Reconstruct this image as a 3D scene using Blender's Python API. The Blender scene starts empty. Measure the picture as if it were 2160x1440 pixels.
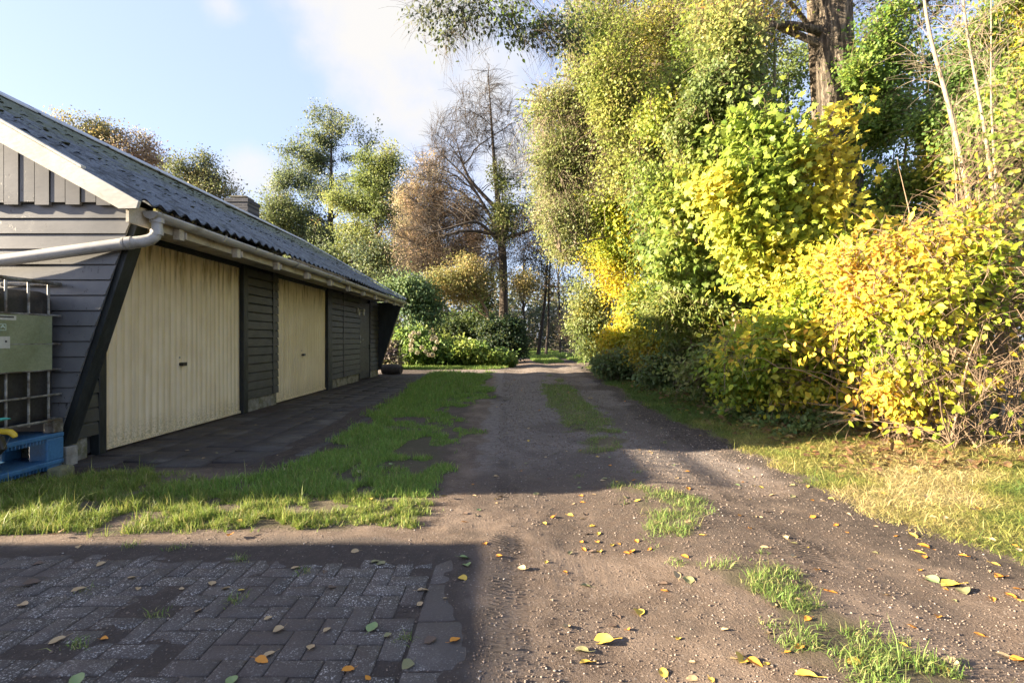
import bpy, math, random
import numpy as np
from mathutils import Vector, Euler

random.seed(7)
rng = np.random.default_rng(7)
scene = bpy.context.scene
COL = scene.collection

# ------------------------------------------------------------------ camera
H = 1.1
CX, HZ, F = 1069.0, 715.0, 1080.0          # principal point and focal length in photo pixels
cam_d = bpy.data.cameras.new('camera')
cam = bpy.data.objects.new('camera', cam_d)
COL.objects.link(cam)
cam.location = (0, 0, H)
cam.rotation_euler = (math.radians(90), 0, 0)
cam_d.sensor_width = 36
cam_d.lens = 18.0
cam_d.shift_x = (1080 - CX) / 2160
cam_d.shift_y = -(720 - HZ) / 2160
cam_d.clip_start = 0.05
cam_d.clip_end = 3000
scene.camera = cam

# ------------------------------------------------------------------ light
SUN_DIR = Vector((1.0, 0.14, -0.29)).normalized()     # direction the light travels
SUN_EL = math.asin(-SUN_DIR.z)
SUN_AZ = math.atan2(-SUN_DIR.x, -SUN_DIR.y)
sun_d = bpy.data.lights.new('sun', 'SUN')
sun_d.energy = 5.0
sun_d.angle = math.radians(0.6)
sun_d.color = (1.0, 0.84, 0.62)
sun = bpy.data.objects.new('sun', sun_d)
COL.objects.link(sun)
sun.location = (-30, -5, 20)
sun.rotation_mode = 'QUATERNION'
sun.rotation_quaternion = SUN_DIR.to_track_quat('-Z', 'Y')

world = bpy.data.worlds.new('World')
scene.world = world
world.use_nodes = True
wn, wl = world.node_tree.nodes, world.node_tree.links
wn.clear()
w_out = wn.new('ShaderNodeOutputWorld')
sky = wn.new('ShaderNodeTexSky')
sky.sky_type = 'NISHITA'
sky.sun_disc = False
sky.sun_elevation = SUN_EL
sky.sun_rotation = SUN_AZ % (2 * math.pi)
sky.air_density = 1.0
sky.dust_density = 1.3
sky.ozone_density = 2.6
bg_sky = wn.new('ShaderNodeBackground')
bg_sky.inputs['Strength'].default_value = 0.12
tint = wn.new('ShaderNodeMix')
tint.data_type = 'RGBA'
tint.blend_type = 'MULTIPLY'
tint.inputs[0].default_value = 1.0
wl.new(sky.outputs[0], tint.inputs[6])
tint.inputs[7].default_value = (1.06, .93, 1.0, 1)
even = wn.new('ShaderNodeMix')          # thin even veil of high haze over the clear sky
even.data_type = 'RGBA'
even.inputs[0].default_value = 0.78
wl.new(tint.outputs[2], even.inputs[6])
even.inputs[7].default_value = (.76, .89, 1.22, 1)
wl.new(even.outputs[2], bg_sky.inputs['Color'])
bg_cl = wn.new('ShaderNodeBackground')
bg_cl.inputs['Color'].default_value = (1.0, 0.98, 0.96, 1)
bg_cl.inputs['Strength'].default_value = 0.150
tc = wn.new('ShaderNodeTexCoord')


def wmath(op, a, b=None, c=None):
    n = wn.new('ShaderNodeMath')
    n.operation = op
    for i, v in enumerate((a, b, c)):
        if v is None:
            continue
        if isinstance(v, (int, float)):
            n.inputs[i].default_value = v
        else:
            wl.new(v, n.inputs[i])
    return n.outputs[0]


def cloud_blob(px, py, r):
    d = Vector(((px - CX) / F, 1.0, (HZ - py) / F)).normalized()
    n = wn.new('ShaderNodeVectorMath')
    n.operation = 'DISTANCE'
    wl.new(tc.outputs['Generated'], n.inputs[0])
    n.inputs[1].default_value = d
    mr = wn.new('ShaderNodeMapRange')
    mr.interpolation_type = 'SMOOTHSTEP'
    wl.new(n.outputs['Value'], mr.inputs['Value'])
    mr.inputs['From Min'].default_value = 0.0
    mr.inputs['From Max'].default_value = r
    mr.inputs['To Min'].default_value = 1.0
    mr.inputs['To Max'].default_value = 0.0
    return mr.outputs[0]


nz = wn.new('ShaderNodeTexNoise')
nz.inputs['Scale'].default_value = 4.0
nz.inputs['Detail'].default_value = 9
nz.inputs['Roughness'].default_value = 0.58
wl.new(tc.outputs['Generated'], nz.inputs['Vector'])
blob = None
for px, py, r in ((900, 90, .30), (780, 60, .22), (1010, 170, .2), (530, 365, .10), (500, 380, .07), (560, 380, .07), (1180, 330, .22),
                  (470, 20, .06)):
    b = cloud_blob(px, py, r)
    blob = b if blob is None else wmath('MAXIMUM', blob, b)
dens = wmath('ADD', wmath('MULTIPLY', nz.outputs['Fac'], 1.35), wmath('MULTIPLY', blob, 0.42))
mr = wn.new('ShaderNodeMapRange')
mr.interpolation_type = 'SMOOTHSTEP'
wl.new(dens, mr.inputs['Value'])
mr.inputs['From Min'].default_value = 0.70
mr.inputs['From Max'].default_value = 1.22
mixw = wn.new('ShaderNodeMixShader')
wl.new(mr.outputs[0], mixw.inputs[0])
wl.new(bg_sky.outputs[0], mixw.inputs[1])
wl.new(bg_cl.outputs[0], mixw.inputs[2])
wl.new(mixw.outputs[0], w_out.inputs['Surface'])

scene.view_settings.view_transform = 'Standard'
scene.view_settings.look = 'None'
scene.view_settings.exposure = 2.72
scene.view_settings.gamma = 1.0
scene.cycles.max_bounces = 6
scene.cycles.diffuse_bounces = 3
scene.cycles.glossy_bounces = 2
scene.cycles.transmission_bounces = 4
scene.cycles.use_denoising = True


# ------------------------------------------------------------------ helpers
def at(px, py, Y):
    """photo pixel at depth Y -> world point"""
    return np.array(((px - CX) * Y / F, Y, H - (py - HZ) * Y / F))


def gnd(px, py):
    Y = H * F / (py - HZ)
    return np.array(((px - CX) * Y / F, Y, 0.0))


_perm = np.random.default_rng(3).random((4096,))


def _hash(ix, iy, iz):
    h = (ix.astype(np.int64) * 73856093) ^ (iy.astype(np.int64) * 19349663) ^ (iz.astype(np.int64) * 83492791)
    return _perm[np.abs(h) % 4096]


def vnoise(x, y, z=0.0, seed=0):
    x = np.asarray(x, float) + seed * 17.3
    y = np.asarray(y, float) - seed * 9.7
    z = np.zeros_like(x) + z
    ix, iy, iz = np.floor(x), np.floor(y), np.floor(z)
    fx, fy, fz = x - ix, y - iy, z - iz
    fx, fy, fz = (t * t * (3 - 2 * t) for t in (fx, fy, fz))
    r = 0
    for a in (0, 1):
        for b in (0, 1):
            for c in (0, 1):
                w = (fx if a else 1 - fx) * (fy if b else 1 - fy) * (fz if c else 1 - fz)
                r = r + w * _hash(ix + a, iy + b, iz + c)
    return r


def fbm(x, y, z=0.0, seed=0, oct=4):
    r, amp, tot = 0, 1.0, 0
    for o in range(oct):
        s = 2 ** o
        r = r + amp * vnoise(np.asarray(x) * s, np.asarray(y) * s, np.asarray(z) * s, seed + o)
        tot += amp
        amp *= 0.55
    return r / tot


def sstep(a, b, x):
    t = np.clip((x - a) / (b - a), 0, 1)
    return t * t * (3 - 2 * t)


def link(o, parent=None):
    COL.objects.link(o)
    if parent is not None:
        o.parent = parent
    return o


def tag(o, label=None, cat=None, group=None, kind=None):
    if label: o['label'] = label
    if cat: o['category'] = cat
    if group: o['group'] = group
    if kind: o['kind'] = kind
    return o


def empty(name, loc, label, cat, group=None):
    o = bpy.data.objects.new(name, None)
    o.empty_display_size = 0.2
    link(o)
    o.location = loc
    return tag(o, label, cat, group)


def np_mesh(name, V, faces, mat, parent=None, col=None, smooth=False, attrs=None):
    """V (n,3) world coordinates; faces: list of int arrays (m,k)"""
    V = np.asarray(V, np.float32)
    if parent is not None:
        p = parent
        off = np.zeros(3)
        while p is not None:
            off = off + np.array(p.location)
            p = p.parent
        V = V - off.astype(np.float32)
    me = bpy.data.meshes.new(name)
    faces = [np.asarray(f, np.int32) for f in faces if len(f)]
    loops = np.concatenate([f.ravel() for f in faces])
    counts = np.concatenate([np.full(len(f), f.shape[1], np.int32) for f in faces])
    starts = np.concatenate([[0], np.cumsum(counts)[:-1]]).astype(np.int32)
    me.vertices.add(len(V))
    me.vertices.foreach_set('co', V.ravel())
    me.loops.add(len(loops))
    me.loops.foreach_set('vertex_index', loops)
    me.polygons.add(len(counts))
    me.polygons.foreach_set('loop_start', starts)
    me.polygons.foreach_set('loop_total', counts)
    if smooth:
        me.polygons.foreach_set('use_smooth', np.ones(len(counts), bool))
    if col is not None:
        a = me.color_attributes.new('Col', 'FLOAT_COLOR', 'POINT')
        c = np.ones((len(V), 4), np.float32)
        c[:, :3] = col
        a.data.foreach_set('color', c.ravel())
    me.update(calc_edges=True)
    me.validate()
    if mat is not None:
        me.materials.append(mat)
    o = bpy.data.objects.new(name, me)
    link(o, parent)
    return o


class MB:
    def __init__(self):
        self.v, self.f = [], []

    def add(self, vs, fs):
        b = len(self.v)
        self.v += [tuple(map(float, p)) for p in vs]
        self.f += [tuple(i + b for i in f) for f in fs]
        return self

    def box(self, x0, x1, y0, y1, z0, z1):
        return self.add([(x0, y0, z0), (x1, y0, z0), (x1, y1, z0), (x0, y1, z0), (x0, y0, z1), (x1, y0, z1), (x1, y1, z1), (x0, y1, z1)],
                        [(3, 2, 1, 0), (4, 5, 6, 7), (0, 1, 5, 4), (1, 2, 6, 5), (2, 3, 7, 6), (3, 0, 4, 7)])

    def prism(self, pts, axis, a0, a1):
        """polygon pts (u,v) extruded along axis: 'y' -> (u,a,v), 'x' -> (a,u,v), 'z' -> (u,v,a)"""
        def m(u, v, a):
            return {'y': (u, a, v), 'x': (a, u, v), 'z': (u, v, a)}[axis]
        n = len(pts)
        vs = [m(u, v, a0) for u, v in pts] + [m(u, v, a1) for u, v in pts]
        fs = [tuple(range(n)), tuple(range(2 * n - 1, n - 1, -1))]
        fs += [(i, n + i, n + (i + 1) % n, (i + 1) % n) for i in range(n)]
        return self.add(vs, fs)

    def tube(self, pts, r, n=8, cap=True):
        pts = [np.array(p, float) for p in pts]
        r = [r] * len(pts) if isinstance(r, (int, float)) else r
        vs, fs = [], []
        u = None
        for i, p in enumerate(pts):
            t = pts[min(i + 1, len(pts) - 1)] - pts[max(i - 1, 0)]
            t = t / (np.linalg.norm(t) + 1e-9)
            if u is None:
                u = np.cross(t, (0, 0, 1) if abs(t[2]) < .9 else (1, 0, 0))
            u = u - t * np.dot(u, t)
            u = u / (np.linalg.norm(u) + 1e-9)
            w = np.cross(t, u)
            for k in range(n):
                a = 2 * math.pi * k / n
                vs.append(p + r[i] * (math.cos(a) * u + math.sin(a) * w))
        for i in range(len(pts) - 1):
            for k in range(n):
                a, b = i * n + k, i * n + (k + 1) % n
                fs.append((a, b, b + n, a + n))
        if cap:
            fs.append(tuple(range(n - 1, -1, -1)))
            fs.append(tuple(range(len(vs) - n, len(vs))))
        return self.add(vs, fs)

    def build(self, name, mat, parent=None, smooth=False, bevel=0, seg=1):
        V = np.array(self.v)
        p, off = parent, np.zeros(3)
        while p is not None:
            off = off + np.array(p.location)
            p = p.parent
        me = bpy.data.meshes.new(name)
        me.from_pydata([tuple(q) for q in (V - off)], [], self.f)
        me.update()
        import bmesh
        bm = bmesh.new()
        bm.from_mesh(me)
        bmesh.ops.recalc_face_normals(bm, faces=bm.faces)
        if bevel:
            bmesh.ops.bevel(bm, geom=list(bm.edges), offset=bevel, segments=seg, profile=.5, affect='EDGES', clamp_overlap=True)
        bm.to_mesh(me)
        bm.free()
        if smooth:
            me.polygons.foreach_set('use_smooth', [True] * len(me.polygons))
            me.set_sharp_from_angle(angle=math.radians(40))
        if mat: me.materials.append(mat)
        o = bpy.data.objects.new(name, me)
        return link(o, parent)


# ------------------------------------------------------------------ materials
class NT:
    def __init__(self, name):
        self.m = bpy.data.materials.new(name)
        self.m.use_nodes = True
        self.t = self.m.node_tree
        self.t.nodes.clear()
        self.out = self.n('ShaderNodeOutputMaterial')
        self.tc = self.n('ShaderNodeTexCoord')

    def n(self, t, **kw):
        x = self.t.nodes.new(t)
        for k, v in kw.items():
            setattr(x, k, v)
        return x

    def set(self, sock, v):
        if v is None: return
        if isinstance(v, bpy.types.NodeSocket):
            self.t.links.new(v, sock)
        elif isinstance(v, (tuple, list)) and len(v) == 3 and sock.type == 'RGBA':
            sock.default_value = (*v, 1)
        else:
            sock.default_value = v

    def vec(self, scale=(1, 1, 1), loc=(0, 0, 0), rot=(0, 0, 0)):
        mp = self.n('ShaderNodeMapping')
        self.t.links.new(self.tc.outputs['Object'], mp.inputs['Vector'])
        mp.inputs['Scale'].default_value = scale
        mp.inputs['Location'].default_value = loc
        mp.inputs['Rotation'].default_value = rot
        return mp.outputs[0]

    def noise(self, scale, detail=4, rough=.55, vec=None, dist=0):
        x = self.n('ShaderNodeTexNoise')
        self.set(x.inputs['Vector'], vec if vec is not None else self.tc.outputs['Object'])
        x.inputs['Scale'].default_value = scale
        x.inputs['Detail'].default_value = detail
        x.inputs['Roughness'].default_value = rough
        x.inputs['Distortion'].default_value = dist
        return x.outputs['Fac']

    def voro(self, scale, feature='F1', out='Distance', vec=None):
        x = self.n('ShaderNodeTexVoronoi', feature=feature)
        self.set(x.inputs['Vector'], vec if vec is not None else self.tc.outputs['Object'])
        x.inputs['Scale'].default_value = scale
        return x.outputs[out]

    def ramp(self, v, a, b, lo=0.0, hi=1.0, smooth=True):
        x = self.n('ShaderNodeMapRange')
        x.interpolation_type = 'SMOOTHSTEP' if smooth else 'LINEAR'
        self.set(x.inputs['Value'], v)
        for k, q in zip(('From Min', 'From Max', 'To Min', 'To Max'), (a, b, lo, hi)):
            self.set(x.inputs[k], q)
        return x.outputs[0]

    def math(self, op, a, b=None):
        x = self.n('ShaderNodeMath', operation=op)
        self.set(x.inputs[0], a)
        self.set(x.inputs[1], b)
        return x.outputs[0]

    def mix(self, f, a, b, mode='MIX'):
        x = self.n('ShaderNodeMix', data_type='RGBA', blend_type=mode)
        self.set(x.inputs[0], f)
        self.set(x.inputs[6], a)
        self.set(x.inputs[7], b)
        return x.outputs[2]

    def attr(self, name):
        x = self.n('ShaderNodeAttribute', attribute_name=name)
        return x

    def bump(self, h, strength=.5, dist=.01, normal=None):
        x = self.n('ShaderNodeBump')
        self.set(x.inputs['Height'], h)
        x.inputs['Strength'].default_value = strength
        x.inputs['Distance'].default_value = dist
        if normal is not None: self.set(x.inputs['Normal'], normal)
        return x.outputs[0]

    def bsdf(self, col, rough=.8, metal=0, normal=None, spec=.4):
        p = self.n('ShaderNodeBsdfPrincipled')
        self.set(p.inputs['Base Color'], col)
        self.set(p.inputs['Roughness'], rough)
        self.set(p.inputs['Metallic'], metal)
        p.inputs['Specular IOR Level'].default_value = spec
        if normal is not None: self.set(p.inputs['Normal'], normal)
        return p.outputs[0]

    def done(self, sh):
        self.t.links.new(sh, self.out.inputs['Surface'])
        return self.m


def simple(name, c1, c2, scale=6, rough=.7, bump=.3, bdist=.004, bscale=60, stretch=(1, 1, 1), metal=0, spec=.4, dirt=None, dirt_amt=.5, lo=.35, hi=.65):
    t = NT(name)
    v = t.vec(stretch)
    col = t.mix(t.ramp(t.noise(scale, 6, .6, v), lo, hi), c1, c2)
    fine = t.noise(bscale, 4, .6, v)
    col = t.mix(t.ramp(fine, .3, .7, 0, .35), col, tuple(x * .6 for x in c1))
    if dirt:
        d = t.ramp(t.noise(scale * .6 + 1.3, 8, .68, t.vec((1, 1, 1), (3, 7, 1))), 1 - dirt_amt - .08, 1 - dirt_amt + .12)
        col = t.mix(d, col, dirt)
    return t.done(t.bsdf(col, t.ramp(fine, .2, .8, max(rough - .12, .05), min(rough + .12, 1)), metal, t.bump(fine, bump, bdist), spec))


def leaf_mat(name, trans=.45, rough=.5, spec=.35):
    t = NT(name)
    a = t.attr('Col')
    hs = t.n('ShaderNodeHueSaturation')
    t.set(hs.inputs['Color'], a.outputs['Color'])
    nzv = t.noise(35, 3)
    t.set(hs.inputs['Value'], t.ramp(nzv, .3, .7, .8, 1.2))
    col = hs.outputs[0]
    p = t.bsdf(col, rough, 0, None, spec)
    tr = t.n('ShaderNodeBsdfTranslucent')
    t.set(tr.inputs['Color'], t.mix(.25, col, (.38, .42, .12)))
    mx = t.n('ShaderNodeMixShader')
    mx.inputs[0].default_value = trans
    t.t.links.new(p, mx.inputs[1])
    t.t.links.new(tr.outputs[0], mx.inputs[2])
    return t.done(mx.outputs[0])


M_LEAF = leaf_mat('leaf')
M_GRASS = leaf_mat('grass_blade', .3, .55, .3)
M_BARK = simple('bark_brown', (.09, .07, .05), (.17, .135, .095), 7, .9, .9, .02, 40, (1, 1, .3))
M_BARKG = simple('bark_green', (.10, .10, .055), (.17, .16, .10), 7, .9, .7, .015, 40, (1, 1, .3))
M_BARKD = simple('bark_dark', (.035, .03, .027), (.075, .062, .05), 6, .9, .9, .02, 40, (1, 1, .3))
M_BARKM = simple('bark_mid', (.042, .034, .027), (.09, .07, .052), 6, .9, .9, .02, 40, (1, 1, .3))
M_TWIG = simple('twig_tan', (.17, .115, .07), (.27, .195, .13), 9, .8, .3, .003, 50)
t = NT('oak_bark')
v_ = t.vec((1, 1, .22))
rv_ = t.noise(15, 8, .68, t.vec((1, 1, .16)), .6)
nb_ = t.noise(30, 6, .7, t.vec((1, 1, .4)))
rh_ = t.math('ADD', t.ramp(rv_, .36, .62), t.math('MULTIPLY', nb_, .6))
M_OAK = t.done(t.bsdf(t.mix(t.ramp(rh_, .3, 1.25), (.07, .058, .046), (.255, .21, .158)), .9, 0, t.bump(rh_, 1.0, .05), .2))
M_TWIGP = simple('twig_pale', (.24, .185, .12), (.34, .28, .20), 9, .8, .3, .003, 50)

# ------------------------------------------------------------------ foliage tools
TEMPL = {
    'diamond': (np.array([(0, 0, 0), (.32, .48, .07), (0, 1, -.06), (-.32, .48, .07)], float), [np.array([(0, 1, 2), (0, 2, 3)])]),
    'long': (np.array([(0, 0, 0), (.15, .45, .05), (0, 1, -.12), (-.15, .45, .05)], float), [np.array([(0, 1, 2), (0, 2, 3)])]),
    'oval': (np.array([(0, 0, 0), (.27, .26, .07), (.27, .62, .05), (0, 1, -.10), (-.27, .62, .05), (-.27, .26, .07)], float),
             [np.array([(0, 1, 2, 3), (0, 3, 4, 5)])]),
}
_mo = [(0, 0), (.20, -.05), (.30, .10), (.62, .12), (.42, .32), (.55, .62), (.26, .58), (.0, 1.0)]
_mo = _mo + [(-x, y) for x, y in _mo[-2:0:-1]]
_mv = np.array([(0, .35, .03)] + [(x, y, -.10 * abs(x) - .08 * max(0, y - .5)) for x, y in _mo], float)
_k = len(_mo)
TEMPL['maple'] = (_mv, [np.array([(0, 1 + i, 1 + (i + 1) % _k) for i in range(_k)])])


def unit(a):
    return a / (np.linalg.norm(a, axis=-1, keepdims=True) + 1e-9)


def leaf_arrays(P, T, N, S, cols, kind):
    """P base points, T leaf axis, N normals, S sizes"""
    tv, tf = TEMPL[kind]
    T = unit(T)
    B = unit(np.cross(T, N))
    N = np.cross(B, T)
    n, k = len(P), len(tv)
    V = P[:, None, :] + S[:, None, None] * (tv[None, :, 0, None] * B[:, None, :] + tv[None, :, 1, None] * T[:, None, :] + tv[None, :, 2, None] * N[:, None, :])
    F = [(f[None] + (np.arange(n) * k)[:, None, None]).reshape(-1, f.shape[1]) for f in tf]
    C = np.repeat(cols, k, axis=0)
    return V.reshape(-1, 3), F, C


def tubes(paths, radii, sides):
    """paths (n,m,3), radii (n,m) -> verts, quads"""
    n, m, _ = paths.shape
    t = np.gradient(paths, axis=1)
    t = unit(t)
    ref = np.where(np.abs(t[..., 2:3]) < .9, np.array([0, 0, 1.0]), np.array([1.0, 0, 0]))
    u = unit(np.cross(t, ref))
    w = np.cross(t, u)
    a = 2 * np.pi * np.arange(sides) / sides
    V = paths[:, :, None, :] + radii[:, :, None, None] * (np.cos(a)[None, None, :, None] * u[:, :, None, :] + np.sin(a)[None, None, :, None] * w[:, :, None, :])
    idx = np.arange(n * m * sides).reshape(n, m, sides)
    q = np.stack([idx[:, :-1], np.roll(idx, -1, 2)[:, :-1], np.roll(idx, -1, 2)[:, 1:], idx[:, 1:]], -1).reshape(-1, 4)
    return V.reshape(-1, 3), q


def bez(a, c, b, m):
    t = np.linspace(0, 1, m)[None, :, None]
    return (1 - t) ** 2 * a[:, None] + 2 * t * (1 - t) * c[:, None] + t ** 2 * b[:, None]


def nearest(A, B):
    """for every A the index of the nearest B"""
    out = np.empty(len(A), int)
    for i in range(0, len(A), 400):
        d = ((A[i:i + 400, None] - B[None]) ** 2).sum(-1)
        out[i:i + 400] = d.argmin(1)
    return out


def pick(pal, n, g, tone=None):
    """palette [(rgb, weight)] -> n colours; tone 0..1 shifts along the palette"""
    cs = np.array([p[0] for p in pal])
    w = np.array([p[1] for p in pal], float)
    cw = np.cumsum(w / w.sum())
    r = g.random(n) if tone is None else np.clip(tone + g.normal(0, .13, n), 0, .9999)
    c = cs[np.searchsorted(cw, r).clip(0, len(cs) - 1)]
    c = c * g.uniform(.75, 1.25, (n, 1)) * g.uniform(.92, 1.08, (n, 3))
    return np.clip(c, .004, .9)


class Geo:
    def __init__(self):
        self.V, self.F, self.C, self.n = [], [], [], 0

    def add(self, V, F, C=None):
        self.V.append(V)
        self.F += [f + self.n for f in F]
        if C is not None: self.C.append(C)
        self.n += len(V)

    def build(self, name, mat, parent, smooth=False):
        by = {}
        for f in self.F:
            by.setdefault(f.shape[1], []).append(f)
        return np_mesh(name, np.concatenate(self.V), [np.concatenate(x) for x in by.values()], mat, parent,
                       np.concatenate(self.C) if self.C else None, smooth)


def in_env(env, n, g, shell=0.0):
    """random points in a union of ellipsoids (cx,cy,cz,rx,ry,rz)"""
    vol = np.array([e[3] * e[4] * e[5] for e in env]) ** .8
    k = g.choice(len(env), n, p=vol / vol.sum())
    e = np.array(env)[k]
    d = unit(g.normal(size=(n, 3)))
    r = (shell ** 3 + (1 - shell ** 3) * g.random(n)) ** (1 / 3)
    r = np.where(g.random(n) < .26, .92 + np.abs(g.normal(0, .27, n)), r)
    return e[:, :3] + d * r[:, None] * e[:, 3:]


def tree(name, label, cat, stems, env, leaf=None, n_limb=14, n_twig=300, lpt=40, size=.1, pal=None, droop=.35, seed=1, bark=None,
         gap=.42, gap_scale=.6, first=.25, up=.25, twiglets=0, clump=.22, twig_r=.008, group=None, limb_k=.42, flat=.5, sides=8,
         tone_scale=.45, shell=.35, leaf_part='crown', twig_len=1.0, min_z=.05):
    """stems: list of (points, radii). Everything in world coordinates."""
    g = np.random.default_rng(seed)
    base = np.array(stems[0][0][0], float)
    root = empty(name, (base[0], base[1], base[2]), label, cat, group)
    wood = Geo()
    nodes, nrad = [], []
    for pts, rad in stems:
        pts, rad = np.array(pts, float), np.array(rad, float)
        s = np.linspace(0, 1, 26)
        src = np.linspace(0, 1, len(pts))
        P = np.stack([np.interp(s, src, pts[:, i]) for i in range(3)], 1)
        ln = np.linalg.norm(pts[-1] - pts[0])
        wob = np.stack([np.convolve(g.normal(0, 1, 34), np.ones(9) / 9, 'valid')[:26] for _ in range(2)], 1) * .035 * ln ** .8
        P[:, :2] += wob * (s * (1.2 - s) * 3)[:, None]
        for _ in range(2):
            P[1:-1] = .25 * P[:-2] + .5 * P[1:-1] + .25 * P[2:]
            P[2:-2] = .2 * (P[:-4] + P[1:-3] + P[2:-2] + P[3:-1] + P[4:])
        R = np.interp(s, src, rad)
        R[0] *= 1.25
        V, q = tubes(P[None], R[None], sides)
        wood.add(V, [q])
        nodes.append(P)
        nrad.append(R)
    tn, tr = np.concatenate(nodes), np.concatenate(nrad)
    top = tn[:, 2].max()
    att_ok = tn[:, 2] >= base[2] + (top - base[2]) * first
    an, ar = tn[att_ok], tr[att_ok]
    allnodes, allrad = [an], [ar]
    if n_limb:
        tgt = in_env(env, n_limb, g, .6)
        hd = np.linalg.norm(tgt[:, None, :2] - an[None, :, :2], axis=-1)
        want = tgt[:, 2][:, None] - .45 * hd * (1 if up >= 0 else -1)
        cost = np.abs(an[None, :, 2] - want) + .35 * hd + g.random(hd.shape) * .05 * (top + 1)
        k = cost.argmin(1)
        a = an[k]
        d = np.linalg.norm(tgt - a, axis=1)
        c = a + (tgt - a) * .5 + np.stack([g.normal(0, .08, n_limb) * d, g.normal(0, .08, n_limb) * d, up * d * np.ones(n_limb)], 1)
        P = bez(a, c, tgt, 12)
        P[:, 1:-1] += g.normal(0, .012, P[:, 1:-1].shape) * d[:, None, None]
        r0 = np.minimum(ar[k] * .75, np.maximum(.035 * d * limb_k, .006))
        R = r0[:, None] * np.linspace(1, .22, 12)[None]
        V, q = tubes(P, R, max(5, sides - 2))
        wood.add(V, [q])
        allnodes.append(P[:, 3:].reshape(-1, 3))
        allrad.append(R[:, 3:].ravel())
    ln, lr = np.concatenate(allnodes), np.concatenate(allrad)
    tgt = in_env(env, int(n_twig * 2.2), g, shell)
    nv = fbm(tgt[:, 0] * gap_scale, tgt[:, 1] * gap_scale, tgt[:, 2] * gap_scale, seed % 50, 3)
    tgt = tgt[(nv > np.quantile(nv, gap)) & (tgt[:, 2] > base[2] + min_z)][:n_twig]
    n = len(tgt)
    k = nearest(tgt + np.array([0, 0, -.25]), ln)
    a = ln[k]
    if twig_len < 1: a = tgt + (a - tgt) * twig_len
    d = np.linalg.norm(tgt - a, axis=1)
    c = a + (tgt - a) * .5 + np.stack([g.normal(0, .12, n) * d, g.normal(0, .12, n) * d, (.18 + .1 * g.random(n)) * d], 1)
    m = 6
    P = bez(a, c, tgt, m)
    P[:, 1:-1] += g.normal(0, .02, P[:, 1:-1].shape) * d[:, None, None]
    R = np.minimum(lr[k] * .7, np.maximum(twig_r * (.5 + .5 * d), .003))[:, None] * np.linspace(1, .35, m)[None]
    V, q = tubes(P, R, 4)
    wood.add(V, [q])
    tw_tips = P
    if twiglets:
        nt = n * twiglets
        src = np.repeat(np.arange(n), twiglets)
        tt = g.uniform(.25, 1, nt)
        f = tt * (m - 1)
        i0 = np.minimum(f.astype(int), m - 2)
        fr = (f - i0)[:, None]
        a2 = P[src, i0] * (1 - fr) + P[src, i0 + 1] * fr
        dr = unit(P[src, -1] - P[src, 0])
        dr = unit(dr + g.normal(0, .55, (nt, 3)) + np.array([0, 0, .15 - droop * .6]))
        L = g.uniform(.35, 1.0, nt) * clump * 4
        e = a2 + dr * L[:, None] + np.array([0, 0, -droop * .3])[None] * L[:, None]
        P2 = bez(a2, a2 + dr * L[:, None] * .5 + np.array([0, 0, .06]) * L[:, None], e, 4)
        R2 = np.full((nt, 1), twig_r * .55) * np.linspace(1, .4, 4)[None]
        V, q = tubes(P2, R2, 3)
        wood.add(V, [q])
    wood.build('trunk', bark or M_BARK, root, True)
    if leaf and lpt:
        per = np.maximum(1, (g.gamma(3, 1 / 3, n) * lpt)).astype(int)
        src = np.repeat(np.arange(n), per)
        nl = len(src)
        tt = g.uniform(.2, 1.0, nl)
        f = tt * (m - 1)
        i0 = np.minimum(f.astype(int), m - 2)
        fr = (f - i0)[:, None]
        p = P[src, i0] * (1 - fr) + P[src, i0 + 1] * fr
        off = g.normal(0, clump, (nl, 3)) * np.array([1, 1, .65])
        p = p + off
        p[:, 2] = np.maximum(p[:, 2], base[2] + .02)
        cen = np.mean(np.array(env)[:, :3], axis=0)
        outd = unit(p - cen) * .5
        T = g.normal(0, .7, (nl, 3)) + outd + np.array([0, 0, -droop])
        N = g.normal(0, flat + .1, (nl, 3)) + np.array([-.62, -.22, .42]) + 1.0 * outd
        S = size * np.clip(g.normal(1, .25, nl), .45, 1.7)
        tn_ = fbm(tgt[:, 0] * tone_scale, tgt[:, 1] * tone_scale, tgt[:, 2] * tone_scale, seed % 37 + 5, 2)
        rk = tn_.argsort().argsort() / max(1, n - 1)
        C = pick(pal, nl, g, rk[src])
        V, F_, C = leaf_arrays(p, T, N, S, C, leaf)
        np_mesh(leaf_part, V, F_, M_LEAF, root, C)
    return root


def vstem(x, y, h, r, lean=(0, 0), z0=-.05, top=.12):
    h = h * .88 if h > 5 else h
    return ([(x, y, z0), (x + lean[0] * .3, y + lean[1] * .3, h * .35), (x + lean[0] * .65, y + lean[1] * .65, h * .7), (x + lean[0], y + lean[1], h)],
            [r, r * .8, r * .55, r * top])
# ================================================================== SETTING: ground
xs = np.unique(np.concatenate([np.arange(-4.6, 4.8, .03), -4.6 - np.geomspace(.05, 500, 70), 4.8 + np.geomspace(.05, 500, 70)]))
ys = [1.25]
while ys[-1] < 70: ys.append(ys[-1] * 1.0085 + .001)
ys = np.unique(np.concatenate([np.array(ys), 70 + np.geomspace(1, 700, 40), 1.25 - np.geomspace(.05, 90, 40)]))
GX, GY = np.meshgrid(xs, ys)


def right_edge(y):
    """inner edge of the right verge (x of the grass) as it runs away from the camera"""
    return np.interp(y, [0, 2.3, 3.2, 4.5, 6.5, 9, 12, 16, 20, 26, 45], [2.75, 2.5, 2.3, 2.32, 2.25, 2.3, 2.45, 2.75, 3.1, 3.2, 2.6])


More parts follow.
